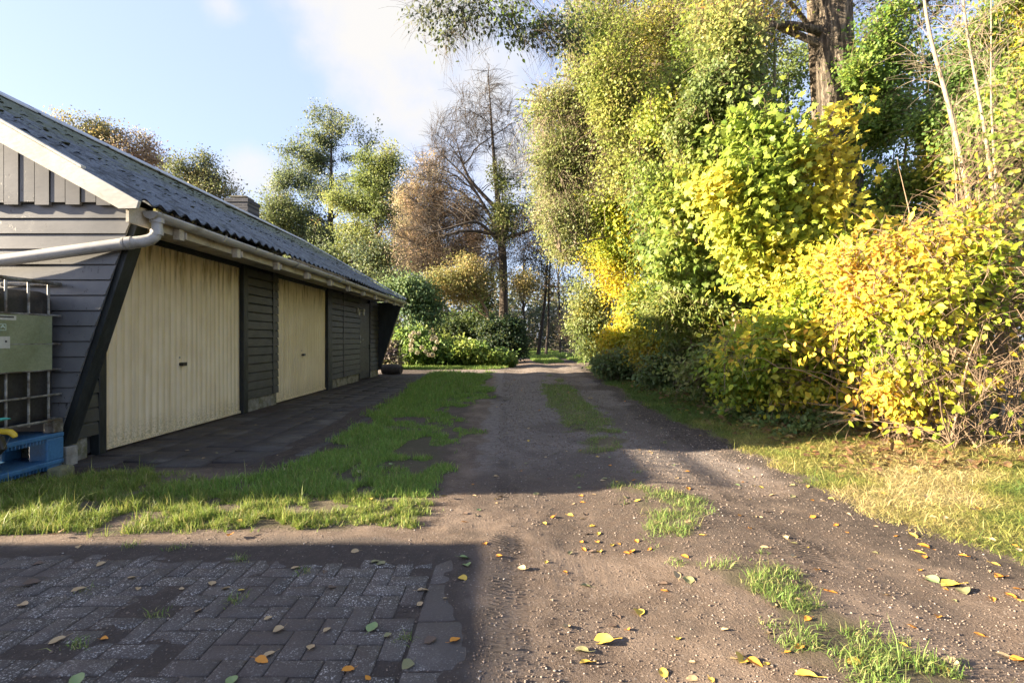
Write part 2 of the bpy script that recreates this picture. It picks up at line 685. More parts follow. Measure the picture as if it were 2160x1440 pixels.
def masks(x, y):
    n1 = fbm(x * 1.1, y * 1.1, 0, 1, 4) - .5
    n2 = fbm(x * 3.5, y * 3.5, 0, 9, 3) - .5
    # long grass strip beside the apron
    le = np.interp(y, [2.6, 3.6, 4.2, 7.2, 15, 20], [-3.0, -2.6, -1.95, -1.98, -2.35, -2.7])
    re = np.interp(y, [2.6, 3.5, 5, 10, 17], [-.35, -.3, -.32, -.25, -.35])
    w = x + n1 * .9 + n2 * .3
    strip = sstep(le - .12, le + .15, w) * (1 - sstep(re - .35, re + .05, w)) * sstep(3.1, 3.7, y + n1) * (1 - sstep(15.5, 17.5, y + n1 * 2))
    sdens = np.interp((x - le) / (re - le + 1e-6), [0, .15, .45, .62, .85, 1], [.8, 1, 1, .92, .84, .72])
    sdens = sdens * np.interp(y, [3, 5, 8, 14, 17], [.8, .85, .9, 1, .6])
    strip = strip * sstep(.62, .36, 1 - (sdens - .1) + n1 * 1.2 + n2 * .5)
    strip_a = sstep(le - .2, le + .15, w) * (1 - sstep(re - .2, re + .1, w)) * sstep(3.2, 3.8, y + n1) * (1 - sstep(15.5, 17.5, y))
    # cross band of tufts at the shadow edge
    b0 = np.interp(x, [-6, -3.2, -2.2, -.9, -.3], [2.72, 2.82, 2.86, 2.93, 3.05])
    b1 = np.interp(x, [-6, -3, -2.2, -1.6, -.3], [4.4, 4.3, 4.0, 3.7, 3.5])
    band = sstep(b0 - .03, b0 + .12, y + n2 * .22) * (1 - sstep(b1 - .3, b1 + .1, y + n1 * .8)) * (1 - sstep(-.5, -.2, x + n2 * .3))
    band = band * sstep(.30, .48, fbm(x * 3.1, y * 3.1, 0, 31, 3) + np.interp(x, [-4, -2.3, -1.2, -.4], [.26, .06, -.03, -.08]))
    # grass between the wheel tracks
    cx = np.interp(y, [1.2, 2, 3.2, 5, 8, 12, 18, 30], [1.32, 1.2, 1.05, 1.02, 1.05, 1.15, 1.5, 2.1])
    hw = np.interp(y, [1.2, 2, 3.3, 4.2, 6.5, 9, 11.5, 14, 17], [.16, .16, .2, .1, .26, .34, .3, .2, .04])
    mid = sstep(hw + .12, hw - .05, np.abs(x - cx) + n2 * .35)
    mdens = np.interp(y, [1.2, 1.6, 2.35, 2.6, 2.9, 3.6, 3.9, 4.4, 6.2, 7.2, 11, 12.5, 14], [.35, .55, .60, .28, .58, .70, .48, .45, .52, .92, .88, .5, .3])
    mid = mid * sstep(.5, .3, 1 - mdens - .1 + n1 * .9 + n2 * .6)
    mid = np.maximum(mid, sstep(22, 26, y) * sstep(.9, .5, np.abs(x - np.interp(y, [22, 45], [2.1, 1.6]))))
    # right verge
    rv = right_edge(y)
    verge = sstep(rv - .12, rv + .18, x + n1 * .45 + n2 * .25)
    far = sstep(18.3, 19.0, y + n1) * (1 - sstep(-.6, .1, x + n1)) + sstep(30, 36, y) * .9
    out = sstep(5.0, 7.0, np.abs(x + .3)) * .5 * (1 - sstep(0, 3, (2.6 - y)))
    grass = np.clip(np.maximum.reduce([strip, band, mid, verge, np.clip(far, 0, 1), out]), 0, 1)
    # gravel of the wheel tracks and the cross path
    trackm = sstep(-.45, -.15, x + n2 * .3) * (1 - sstep(rv - .15, rv + .1, x + n2 * .3))
    gravel = trackm * (.22 + .78 * sstep(2.6, 6.0, y)) * (1 - .55 * grass)
    gravel = np.maximum(gravel, sstep(15.6, 16.6, y + n1) * (1 - sstep(18.2, 18.8, y + n1)) * .9 * (x < 3.4))
    gravel = np.where(y > 21, gravel * .35, gravel)
    # dark humus: apron, ruts edges, under the hedge
    apron = sstep(-4.6, -3.8, x) * (1 - sstep(le - .1, le + .3, w)) * sstep(3.7, 4.6, y + n1)
    humus = np.clip(apron * .9 + .65 * strip_a + sstep(.42, .62, fbm(x * .8, y * .8, 0, 55, 4)) * trackm * .55 + sstep(rv - .45, rv - .1, x + n2 * .4) * (1 - verge) * .8, 0, 1)
    pv = sstep(.12, -.3, x + n1 * .35 + n2 * .35) * sstep(2.95, 2.66, y + n2 * .25 + n1 * .2)
    humus = humus * (1 - pv) + .8 * pv
    gravel = gravel * (1 - pv) + .8 * pv
    return grass, gravel, humus, verge, strip, band, mid


g_, gr_, hu_, ve_, st_, ba_, mi_ = masks(GX, GY)


def ground_z(x, y, g=None):
    near = sstep(45, 20, y)
    z = .016 * (fbm(x * 2.2, y * 2.2, 0, 12, 4) - .5) + .012 * (fbm(x * 9, y * 9, 0, 40, 3) - .5)
    rut = -.028 * np.exp(-((x - .42) / .3) ** 2) - .03 * np.exp(-((x - 1.85) / .28) ** 2)
    z = z + rut * near + .02 * np.exp(-((x - 1.08) / .25) ** 2) * near
    z = z + .09 * sstep(2.6, 4.4, x) * near
    pav = sstep(.10, -.10, x) * sstep(2.95, 2.78, y)
    zp = (-.0045 + .022 * np.maximum(fbm(x * 1.5, y * 1.8, 0, 77, 4) - .54, -.15) * .8 + .003 * (fbm(x * 14, y * 14, 0, 41, 3) - .5) + .020 * sstep(-.36, .0, x + .40 * (fbm(x * 4, y * 4, 0, 43, 3) - .5)) + .016 * sstep(2.40, 2.80, y + .3 * (fbm(x * 3, y * 3, 0, 44, 3) - .5)))
    z = z * (1 - pav) + zp * pav
    apr = (x < -2.0) & (x > -3.9) & (y > 4.4) & (y < 15.6)
    z = np.where(apr, -.010 + .05 * np.maximum(fbm(x * .9, y * .7, 0, 78, 4) - .50, -.2) + .03 * sstep(-2.5, -2.05, x), z)
    return z


GZ = ground_z(GX, GY)
ny, nx = GX.shape
idx = np.arange(nx * ny).reshape(ny, nx)
quads = np.stack([idx[:-1, :-1], idx[:-1, 1:], idx[1:, 1:], idx[1:, :-1]], -1).reshape(-1, 4)

t = NT('ground_soil')
mk = t.attr('Col')
sep = t.n('ShaderNodeSeparateColor')
t.set(sep.inputs[0], mk.outputs['Color'])
mg, mv, mh = sep.outputs
nf = t.noise(90, 5, .65)
nm = t.noise(14, 6, .62)
nl = t.noise(2.2, 6, .6)
soil = t.mix(t.ramp(nm, .3, .7), (.145, .104, .078), (.235, .18, .142))
gr2 = t.voro(210, 'F1', 'Color')
soil = t.mix(t.ramp(t.noise(170, 3, .7), .38, .62, 0, .75), soil, (.085, .06, .044))
soil = t.mix(t.ramp(nl, .42, .66, 0, .6), soil, (.28, .212, .162))
grav = t.mix(t.ramp(nm, .3, .7), (.15, .124, .108), (.25, .212, .188))
peb = t.voro(75, 'F1', 'Color')
psep = t.n('ShaderNodeSeparateColor')
t.set(psep.inputs[0], peb)
pd = t.voro(75, 'F1', 'Distance')
pmask = t.math('MULTIPLY', t.ramp(psep.outputs[0], .70, .78), t.ramp(pd, .42, .28))
grav = t.mix(t.math('MULTIPLY', pmask, .8), grav, (.34, .31, .29))
soil = t.mix(t.math('MULTIPLY', t.ramp(psep.outputs[1], .84, .9), t.math('MULTIPLY', t.ramp(pd, .4, .25), .75)), soil, (.34, .29, .25))
col = t.mix(t.ramp(t.math('ADD', mv, t.math('MULTIPLY', t.math('SUBTRACT', nf, .5), .9)), .3, .75), soil, grav)
hum = t.mix(t.ramp(nm, .3, .7), (.038, .030, .026), (.085, .066, .054))
col = t.mix(t.ramp(t.math('ADD', mh, t.math('MULTIPLY', t.math('SUBTRACT', nm, .5), 1.1)), .25, .85, 0, .85), col, hum)
moss = t.mix(t.ramp(nf, .3, .7), (.060, .068, .026), (.12, .105, .054))
col = t.mix(t.ramp(t.math('ADD', mg, t.math('MULTIPLY', t.math('SUBTRACT', nf, .5), 1.2)), .35, 1.1, 0, .55), col, moss)
# tyre prints: fine ribs along the inner edge of each wheel track
sx = t.n('ShaderNodeSeparateXYZ')
t.set(sx.inputs[0], t.tc.outputs['Object'])


def rib(x0, w, fx, fy):
    band = t.math('MULTIPLY', t.ramp(sx.outputs[0], x0 - w, x0 - w + .02), t.ramp(sx.outputs[0], x0 + w, x0 + w - .02))
    ph = t.math('ADD', t.math('MULTIPLY', sx.outputs[0], fx), t.math('MULTIPLY', sx.outputs[1], fy))
    return t.math('MULTIPLY', band, t.math('SINE', ph))


wob = t.math('MULTIPLY', t.noise(1.2, 2), .12)
ribs = None
for x0, w, fx, fy in ((-.03, .055, 60, 210), (.06, .03, -60, 190), (1.56, .06, 60, 190), (1.66, .03, -60, 210)):
    r_ = rib(x0, w, fx, fy)
    ribs = r_ if ribs is None else t.math('ADD', ribs, r_)
grv = None
for x0, w in ((.24, .16), (.5, .10), (1.85, .2)):
    r_ = rib(x0, w, 95, 1.5)
    grv = r_ if grv is None else t.math('ADD', grv, r_)
ribs = t.math('ADD', t.math('MULTIPLY', ribs, t.ramp(t.noise(1.7, 3), .42, .6)), t.math('MULTIPLY', grv, t.ramp(t.noise(1.1, 3), .45, .65, 0, .5)))
hgt = t.math('ADD', t.math('ADD', t.math('MULTIPLY', nf, .6), t.math('MULTIPLY', t.noise(260, 3, .6), .35)), t.math('MULTIPLY', nm, .8))
nrm = t.bump(hgt, 1.0, .036)
nrm = t.bump(ribs, .9, .010, nrm)
M_GROUND = t.done(t.bsdf(col, .92, 0, nrm, .25))
ground = np_mesh('ground', np.stack([GX, GY, GZ], -1).reshape(-1, 3), [quads], M_GROUND, None, np.stack([g_, gr_, hu_], -1).reshape(-1, 3), True)
tag(ground, kind='structure')


# pavers -------------------------------------------------------------
def slab_mesh(rects, ztop, thick, jz, tilt, inset, bev, seed, base_cols):
    g = np.random.default_rng(seed)
    V, F, C = [], [], []
    for i, (x0, x1, y0, y1) in enumerate(rects):
        x0, x1, y0, y1 = x0 + inset, x1 - inset, y0 + inset, y1 - inset
        z = ztop + g.normal(0, jz)
        tx, ty = g.normal(0, tilt, 2)
        mx, my = (x0 + x1) / 2, (y0 + y1) / 2
        b = len(V) * 12
        o, q = [], bev
        for (zz, e) in ((z - thick, 0), (z - q, 0), (z, q)):
            for (x, y) in ((x0 + e, y0 + e), (x1 - e, y0 + e), (x1 - e, y1 - e), (x0 + e, y1 - e)):
                jx, jy = g.normal(0, .0015, 2)
                o.append((x + jx, y + jy, zz + tx * (x - mx) + ty * (y - my)))
        V.append(o)
        f = [(8, 9, 10, 11)]
        for l in (0, 4):
            f += [(l + k, l + (k + 1) % 4, l + 4 + (k + 1) % 4, l + 4 + k) for k in range(4)]
        F.append(np.array(f) + b)
        c = np.array(base_cols[g.integers(len(base_cols))]) * g.uniform(.8, 1.2)
        C.append(np.repeat(c[None], 12, 0))
    return np.concatenate([np.array(v) for v in V]), np.concatenate(F), np.concatenate(C)


def paver_mat(name, speck, dirtc, dirt_lo, dirt_hi):
    t = NT(name)
    a = t.attr('Col')
    nf = t.noise(120, 4, .65)
    nm = t.noise(9, 6, .65)
    nd = t.noise(1.9, 7, .66)
    c = t.mix(t.ramp(nf, .3, .7, 0, .8), a.outputs['Color'], t.mix(.5, a.outputs['Color'], (.02, .02, .02)))
    if speck:
        for sc, thr, amt in ((130, .66, .85), (210, .68, .75), (90, .84, .9)):
            vc = t.n('ShaderNodeSeparateColor')
            t.set(vc.inputs[0], t.voro(sc, 'F1', 'Color'))
            m = t.math('MULTIPLY', t.ramp(vc.outputs[0], thr, thr + .06), t.ramp(t.voro(sc, 'F1', 'Distance'), .48, .30))
            m = t.math('MULTIPLY', m, t.ramp(nm, .36, .6, .15, 1))
            c = t.mix(t.math('MULTIPLY', m, amt), c, t.mix(vc.outputs[1], (.32, .30, .275), (.56, .53, .49)))
    d = t.ramp(t.math('ADD', nd, t.math('MULTIPLY', t.math('SUBTRACT', nf, .5), .22)), dirt_lo, dirt_hi)
    c = t.mix(t.math('MULTIPLY', d, .9), c, dirtc)
    h = t.math('ADD', t.math('MULTIPLY', nf, 1), t.math('MULTIPLY', nm, .6))
    return t.done(t.bsdf(c, t.ramp(nm, .3, .7, .72, .92), 0, t.bump(h, .8, .006), .35))


Wd = .088
rects = []
for a in range(-54, 4):
    for b in range(6, 34):
        tt = (a - b) % 4
        x, y = -.36 + a * Wd, b * Wd
        r = (x, x + 2 * Wd, y, y + Wd) if tt == 0 else (x, x + Wd, y, y + 2 * Wd) if tt == 3 else None
        if r and r[1] <= -.355 and r[3] <= 2.80 and r[0] > -4.6:
            rects.append(r)
V, F_, C = slab_mesh(rects, 0, .05, .0018, .010, .0020, .004, 3, [(.092, .079, .069), (.104, .09, .079), (.084, .073, .065), (.10, .085, .071)])
o = np_mesh('brick_paving', V, [F_], paver_mat('paver_brick', True, (.072, .058, .050), .42, .60), None, C)
tag(o, kind='structure')
rects = [(-.352, -.135, .5 + i * .3, .8 + i * .3) for i in range(8)]
V, F_, C = slab_mesh(rects, .001, .05, .002, .008, .003, .005, 4, [(.135, .125, .115), (.12, .113, .107)])
o = np_mesh('kerb_paving', V, [F_], paver_mat('paver_kerb', True, (.078, .065, .056), .28, .52), None, C)
tag(o, kind='structure')
rects = []
for i in range(28):
    for j in range(5):
        x0, y0 = -3.87 + j * .4 + (0), 4.42 + i * .4 + (j % 2) * .2
        rects.append((x0, x0 + .4, y0, y0 + .4))
V, F_, C = slab_mesh(rects, .002, .05, .003, .008, .004, .005, 5, [(.10, .088, .075), (.082, .074, .066), (.115, .10, .08)])
o = np_mesh('slab_paving', V, [F_], paver_mat('paver_slab', False, (.045, .037, .033), .36, .52), None, C)
tag(o, kind='structure')

# loose stones ---------------------------------------------------------
g = np.random.default_rng(21)
n = 120000
yy = 1.5 * np.exp(g.random(n) ** 1.25 * math.log(20 / 1.5))
xx = g.uniform(-2.3, 2.6, n)
A = masks(xx, yy)
keep = (g.random(n) < .40 + .4 * A[1]) & (A[0] < .6) & (xx > -.12)
keep |= (g.random(n) < .30) & (xx < -.12) & (yy < 2.8)
keep |= (g.random(n) < .14) & (xx < -.12) & (yy < 4.6) & (yy > 2.6)
xx, yy = xx[keep], yy[keep]
n = len(xx)
octv = np.array([(1, 0, 0), (0, 1, 0), (-1, 0, 0), (0, -1, 0), (0, 0, .7), (0, 0, -.5)], float)
octf = np.array([(0, 1, 4), (1, 2, 4), (2, 3, 4), (3, 0, 4), (1, 0, 5), (2, 1, 5), (3, 2, 5), (0, 3, 5)])
s = np.clip(g.lognormal(-5.8, .5, n), .0013, .009) * np.clip(yy / 3.5, .8, 1.6)
V = octv[None] * s[:, None, None] * g.uniform(.6, 1.3, (n, 6, 1))
th = g.uniform(0, 6.28, n)
V = np.stack([V[..., 0] * np.cos(th)[:, None] - V[..., 1] * np.sin(th)[:, None], V[..., 0] * np.sin(th)[:, None] + V[..., 1] * np.cos(th)[:, None], V[..., 2]], -1)
V += np.stack([xx, yy, ground_z(xx, yy) + s * .25], -1)[:, None]
cc = np.array([(.13, .10, .08), (.19, .145, .112), (.27, .215, .172), (.31, .28, .25)])[g.choice(4, n, p=[.46, .36, .14, .04])] * g.uniform(.8, 1.2, (n, 1))
tm = NT('loose_stone')
M_STONE = tm.done(tm.bsdf(tm.attr('Col').outputs['Color'], .85))
o = np_mesh('gravel', V.reshape(-1, 3), [(octf[None] + (np.arange(n) * 6)[:, None, None]).reshape(-1, 3)], M_STONE, None, np.repeat(cc, 6, 0))
tag(o, 'small loose stones and gravel strewn over the dirt track', 'gravel', None, 'stuff')


# grass -----------------------------------------------------------------
def blades(name, x, y, h, lean, wid, pal, label, seed, bias=(0, 0), tone=None):
    g = np.random.default_rng(seed)
    n = len(x)
    z = ground_z(x, y) - .004
    a = g.uniform(0, 6.283, n)
    L = np.abs(g.normal(lean, .35, n))
    dx, dy = np.cos(a) * L + bias[0], np.sin(a) * L + bias[1]
    b0 = np.stack([x, y, z], -1)
    side = np.stack([-np.sin(a), np.cos(a), np.zeros(n)], -1)
    r = g.uniform(0, 6.283, n)
    side = np.stack([np.cos(r), np.sin(r), np.zeros(n)], -1)
    up = np.sqrt(np.clip(1 - np.minimum(L, .93) ** 2, .08, 1))
    mid = b0 + np.stack([dx * .3 * h, dy * .3 * h, h * .55 * (.4 + .6 * up)], -1)
    tip = b0 + np.stack([dx * h, dy * h, h * up], -1)
    tip[:, 2] = np.maximum(tip[:, 2], z + .006)
    w = wid * g.uniform(.6, 1.3, n)
    V = np.stack([b0 - side * w[:, None], b0 + side * w[:, None], mid + side * w[:, None] * .8, mid - side * w[:, None] * .8, tip], 1)
    i = (np.arange(n) * 5)[:, None]
    C = pick(pal, n, g, tone)
    o = np_mesh(name, V.reshape(-1, 3), [np.array([[0, 1, 2, 3]]) + i, np.array([[3, 2, 4]]) + i], M_GRASS, None, np.repeat(C, 5, 0))
    tag(o, label, 'grass', None, 'stuff')
    return o


GP = [((.12, .225, .04), 3), ((.17, .285, .05), 3), ((.23, .32, .065), 2), ((.33, .31, .12), .8)]
GY_ = [((.20, .23, .05), 2), ((.30, .29, .08), 2.2), ((.38, .32, .11), 2.2), ((.48, .39, .18), 1.4)]
GM = [((.12, .20, .04), 2), ((.18, .25, .06), 2), ((.31, .29, .12), 1.4)]


def scatter(n, x0, x1, y0, y1, which, seed, power=1.0, thr=0.0):
    g = np.random.default_rng(seed)
    u = g.random(n)
    y = y0 * np.exp(u * math.log(y1 / y0))
    x = g.uniform(x0, x1, n)
    m = masks(x, y)[which]
    k = g.random(n) < np.clip((m - thr) / (1 - thr), 0, 1) ** power
    return x[k], y[k]


x, y = scatter(190000, -4.6, -.2, 2.7, 4.4, 5, 31, 1.5, .15)
k = .55 * vnoise(x * 9, y * 9, 0, 3) + .45 * vnoise(x * 3.3, y * 4.5, 0, 13) + .16 * (x < -2.4) + .06 * (y > 3.4) > .46
x, y = x[k], y[k]
x, y = x + .05 * (vnoise(x * 30, y * 30, 0, 71) - .5), y + .06 * (vnoise(x * 26, y * 26, 0, 72) - .5)
hh = np.interp(x, [-4.5, -2.6, -1.8, -.5], [.085, .080, .062, .05]) * np.interp(y, [3.2, 3.7], [1.0, .72]) * np.random.default_rng(1).lognormal(-.1, .35, len(x)) * (.3 + 1.25 * vnoise(x * 11, y * 11, 0, 8) ** 1.3)
blades('tuft_grass', x, y, hh, .65, .0018, [((.11, .18, .025), 3), ((.16, .23, .035), 3), ((.24, .28, .06), 2), ((.36, .33, .12), 1.8)], 'bright green grass tufts along the edge of the brick paving', 41)
x, y = scatter(260000, -2.9, -.2, 3.4, 17.5, 4, 32, 1.3, .1)
lw = (x + 2.1) / 1.7
k = (y > 3.55) & (.5 * vnoise(x * 7, y * 4, 0, 14) + .5 * vnoise(x * 2.2, y * 1.2, 0, 15) > np.interp(lw, [0, .4, .7, .95], [.12, .25, .35, .39]))
x, y = x[k], y[k]
hh = .056 * np.random.default_rng(2).lognormal(-.1, .35, len(x)) * (.5 + vnoise(x * 3, y * 3, 0, 18)) * np.clip(y / 7, .9, 1.6)
blades('lawn_grass', x, y, hh * np.interp(x, [-1.4, -.4], [1.05, .7]), .6, .0024 * np.clip(y / 5, 1, 2.6), GP, 'short green grass strip between the track and the garage apron', 42)
x, y = scatter(140000, .55, 2.2, 1.45, 16, 6, 33, 1.6, .15)
k = vnoise(x * 7, y * 7, 0, 23) + .3 * (y > 6.5) > .42
x, y = x[k], y[k]
hh = .040 * np.random.default_rng(3).lognormal(-.1, .4, len(x)) * (.5 + vnoise(x * 5, y * 5, 0, 19))
blades('track_grass', x, y, hh, .85, .0015 * np.clip(y / 5, 1, 2.2), GM, 'patchy grass growing between the two wheel tracks', 43)
x, y = scatter(330000, 2.05, 4.9, 1.9, 20, 3, 34, 1.2, .1)
g = np.random.default_rng(4)
hh = .12 * g.lognormal(-.15, .4, len(x)) * (.45 + .9 * vnoise(x * 2.5, y * 2.5, 0, 21)) * np.interp(y, [2, 8, 16], [.85, .7, .65])
tone = np.clip(vnoise(x * 2.2, y * 2.2, 0, 61) * 1.0 + .12 - .62 * sstep(5, 7.5, y), 0, .97)
blades('verge_grass', x, y, hh * .92, 1.25, .0015 * np.clip(y / 4, 1, 2.8), [((.10, .16, .035), 3.2)] + GY_, 'straw yellow tangled grass on the verge below the hedge', 44, tone=tone)
g = np.random.default_rng(5)
x, y = g.uniform(-5.5, .3, 60000), g.uniform(18.4, 22.5, 60000)
k = masks(x, y)[0] > .4
blades('meadow_grass', x[k], y[k], .09 * g.lognormal(-.1, .3, k.sum()), .4, .006, GP, 'far green grass strip in front of the flowering shrubs', 45)
x, y = g.uniform(.2, 4.5, 40000), 23 * np.exp(g.random(40000) * .9)
k = masks(x, y)[0] > .4
blades('lane_grass', x[k], y[k], .12 * g.lognormal(-.1, .3, k.sum()), .4, .009, GP, 'distant grass along the lane bending out of sight', 46)
# small weeds in the joints of the pavers
px_ = [(640, 1205), (500, 1265), (850, 1345), (160, 1360), (275, 1155), (370, 1160), (180, 1245), (505, 1180), (330, 1300), (1220, 1000), (1290, 950), (1280, 870), (1590, 1240), (1620, 1330), (1430, 1190), (1610, 1170), (1345, 1000), (1400, 930), (1730, 1330), (2020, 1400), (1900, 1350), (1845, 1390)]
xx, yy = [], []
for px, py in px_:
    p = gnd(px, py)
    m = g.integers(25, 70)
    xx.append(p[0] + g.normal(0, .022, m)); yy.append(p[1] + g.normal(0, .02, m))
xx, yy = np.concatenate(xx), np.concatenate(yy)
blades('weed_grass', xx, yy, .028 * g.lognormal(0, .35, len(xx)), .8, .0016, GM, 'small weeds sprouting from the paving joints and the track', 47)
# ================================================================== GARAGE
WX = -3.90                                  # side wall plane
Y0, Y1 = 4.42, 15.45                        # wall ends
RS, EX, EZ, RX = .57, -3.0, 2.25, -6.0      # roof pitch, eave x/z, ridge x
RZ = EZ + RS * (EX - RX)
RY0, RY1 = 4.17, 15.2
M_BOARD = None
t = NT('charcoal_boards')
v = t.vec((1, .12, 1))
fine = t.noise(55, 5, .6, v)
bc = t.mix(t.ramp(t.noise(5, 5), .3, .7), (.030, .031, .029), (.052, .052, .048))
bc = t.mix(t.ramp(t.noise(4.5, 8, .7, t.vec((1, 1, 1), (5, 2, 1))), .62, .70, 0, .8), bc, (.018, .017, .016))
M_BOARD = t.done(t.bsdf(bc, t.ramp(fine, .3, .7, .42, .6), 0, t.bump(fine, .35, .003), .5))
t = NT('grey_gable_paint')
v = t.vec((.15, 1, 1))
fine = t.noise(55, 5, .6, v)
bc = t.mix(t.ramp(t.noise(3, 5), .3, .7), (.105, .106, .106), (.150, .150, .148))
pv = t.noise(26, 6, .72, t.vec((1, 1, .55)))
flake = t.math('MULTIPLY', t.ramp(pv, .61, .64), t.ramp(t.noise(2.3, 3, .5), .46, .6))
bc = t.mix(flake, bc, (.03, .028, .026))
M_GABLE = t.done(t.bsdf(bc, .34, 0, t.bump(t.math('SUBTRACT', fine, t.math('MULTIPLY', flake, .15)), .35, .003), .35))
t = NT('peeling_white_paint')
v = t.vec((1, 1, 1))
fine = t.noise(40, 6, .65, t.vec((.3, 1, 1), rot=(0, math.radians(-30), 0)))
wc = t.mix(t.ramp(t.noise(2.5, 6, .6), .35, .7), (.47, .455, .41), (.36, .35, .30))
wc = t.mix(t.ramp(t.noise(9, 8, .7), .60, .70, 0, .8), wc, (.30, .29, .19))
wc = t.mix(t.ramp(t.noise(13, 7, .7, t.vec((1, 1, 1), (9, 1, 4))), .66, .69), wc, (.16, .14, .10))
M_WHITE = t.done(t.bsdf(wc, .6, 0, t.bump(fine, .6, .004)))
M_TRIM = simple('black_trim', (.012, .015, .015), (.028, .032, .032), 8, .5, .3, .003, 40, (1, 1, .3))
M_PVC = simple('grey_pvc', (.33, .325, .31), (.40, .395, .375), 3, .38, .08, .001, 90, dirt=(.20, .19, .16), dirt_amt=.42, spec=.5)
M_FASCIA = simple('cream_fascia', (.40, .36, .28), (.50, .46, .37), 4, .6, .25, .002, 60, dirt=(.16, .14, .10), dirt_amt=.42)
M_CONC = simple('concrete_block', (.20, .19, .165), (.30, .29, .25), 8, .9, .6, .006, 50, dirt=(.10, .10, .055), dirt_amt=.48)
M_METAL = simple('dull_metal', (.25, .25, .24), (.4, .4, .38), 8, .4, .1, .001, 80, metal=.6)
M_BLACKP = simple('black_plastic', (.012, .012, .012), (.02, .02, .02), 8, .4, .1, .001, 80)
t = NT('cream_door_steel')
fine = t.noise(60, 5, .6)
st = t.noise(16, 6, .65, t.vec((1, 1, .05)))
dc = t.mix(t.ramp(t.noise(2.5, 5), .3, .7), (.68, .57, .375), (.75, .645, .45))
dc = t.mix(t.ramp(st, .45, .75, 0, .45), dc, (.40, .32, .18))
sx = t.n('ShaderNodeSeparateXYZ'); t.set(sx.inputs[0], t.tc.outputs['Object'])
hi = t.ramp(sx.outputs[2], 1.5, 2.1)
dc = t.mix(t.math('MULTIPLY', hi, t.ramp(t.noise(22, 5, .65, t.vec((1, 1, .10), (2, 4, 1))), .45, .62)), dc, (.30, .235, .12))
dc = t.mix(t.math('MULTIPLY', hi, t.ramp(t.noise(30, 5, .65, t.vec((1, 1, .12), (7, 1, 3))), .60, .68)), dc, (.66, .62, .50))
dc = t.mix(t.math('MULTIPLY', t.ramp(sx.outputs[2], .35, .03), t.ramp(fine, .4, .65, 0, .7)), dc, (.20, .18, .10))
M_DOOR = t.done(t.bsdf(dc, .5, 0, t.bump(fine, .15, .002), .4))
t = NT('fibre_cement_roof')
fine = t.noise(45, 6, .68)
lich = t.noise(6, 7, .7)
rc = t.mix(t.ramp(fine, .3, .7), (.085, .10, .12), (.18, .205, .23))
rc = t.mix(t.ramp(lich, .46, .62, 0, .8), rc, (.045, .05, .055))
sx = t.n('ShaderNodeSeparateXYZ'); t.set(sx.inputs[0], t.tc.outputs['Object'])
mossm = t.math('ADD', t.ramp(sx.outputs[2], 2.6, 3.9, -.05, .30), t.noise(3.5, 7, .7))
rc = t.mix(t.ramp(mossm, .52, .74, 0, .85), rc, t.mix(t.ramp(fine, .3, .7), (.085, .10, .05), (.17, .185, .10)))
M_ROOF = t.done(t.bsdf(rc, t.ramp(lich, .3, .7, .55, .9), 0, t.bump(t.math('ADD', fine, lich), 1.0, .022), .4))
M_CHIM = None
t = NT('dark_brick')
br = t.n('ShaderNodeTexBrick')
t.set(br.inputs['Vector'], t.vec((1, 1, 1), rot=(math.radians(90), 0, 0)))
br.inputs['Scale'].default_value = 1
br.inputs['Brick Width'].default_value = .21
br.inputs['Row Height'].default_value = .062
br.inputs['Mortar Size'].default_value = .007
t.set(br.inputs['Color1'], (.030, .032, .04)); t.set(br.inputs['Color2'], (.052, .054, .066)); t.set(br.inputs['Mortar'], (.10, .10, .105))
M_CHIM = t.done(t.bsdf(br.outputs['Color'], .85, 0, t.bump(t.noise(50), .5, .005)))

garage = empty('garage', (-6.0, 9.8, 0), 'long low garage of charcoal boards with cream doors and a mossy corrugated roof', 'garage')


def diag_x(z):
    """outer edge of the triangular end fins"""
    return np.interp(z, [0, .16, 2.2], [-3.86, -3.86, -3.185])


# gable: horizontal lap boards
mb = MB()
BH = .132
z = .16
i = 0
while z < 2.24:
    z1 = min(z + BH, 2.27)
    xl = -9.3
    xa, xb = diag_x(z) - .03, diag_x(z1) - .03
    y_ = Y0
    mb.add([(xl, y_ - .024, z), (xa, y_ - .024, z), (xb, y_ - .012, z1 - .012), (xl, y_ - .012, z1 - .012),
            (xl, y_ + .002, z), (xa, y_ + .002, z), (xb, y_ + .002, z1 + .003), (xl, y_ + .002, z1 + .003)],
           [(0, 1, 2, 3), (0, 4, 5, 1), (3, 2, 6, 7), (1, 5, 6, 2), (0, 3, 7, 4)])
    z = z1
mb.build('gable_wall', M_GABLE, garage)
# gable: vertical boards of the top triangle
mb = MB()
k = 0
x = -9.0
while x < -3.45:
    x1 = x + .120
    lo = 2.268 + (.0 if k % 2 else -.022) + rng.normal(0, .004)
    def roofz(q): return min(EZ - .06 + RS * (EX - q), EZ - .06 + RS * (EX - (2 * RX - q)))
    pts = [(x, lo), (x1, lo), (x1, max(roofz(x1), lo + .02)), (x, max(roofz(x), lo + .02))]
    off = .022 if k % 2 else .028
    mb.prism(pts, 'y', Y0 - .030 - off, Y0 - .030)
    x = x1 + .011
    k += 1
mb.prism([(-9.0, 2.27), (-3.25, 2.27), (-3.25, 2.29), (RX, RZ - .05), (-9.0, 2.29)], 'y', Y0 - .028, Y0 + .01)
mb.build('gable_cladding', M_GABLE, garage)
# triangular fins at both ends of the side wall
for ya, yb, nm in ((Y0 + .015, Y0 + .15, 'fin'), (Y1, Y1 + .13, 'fin')):
    mb = MB()
    mb.prism([(-3.90, .17), (-3.84, .17), (-3.165, 2.2), (-3.90, 2.2)], 'y', ya, yb)
    mb.build('end_fin', M_TRIM, garage)
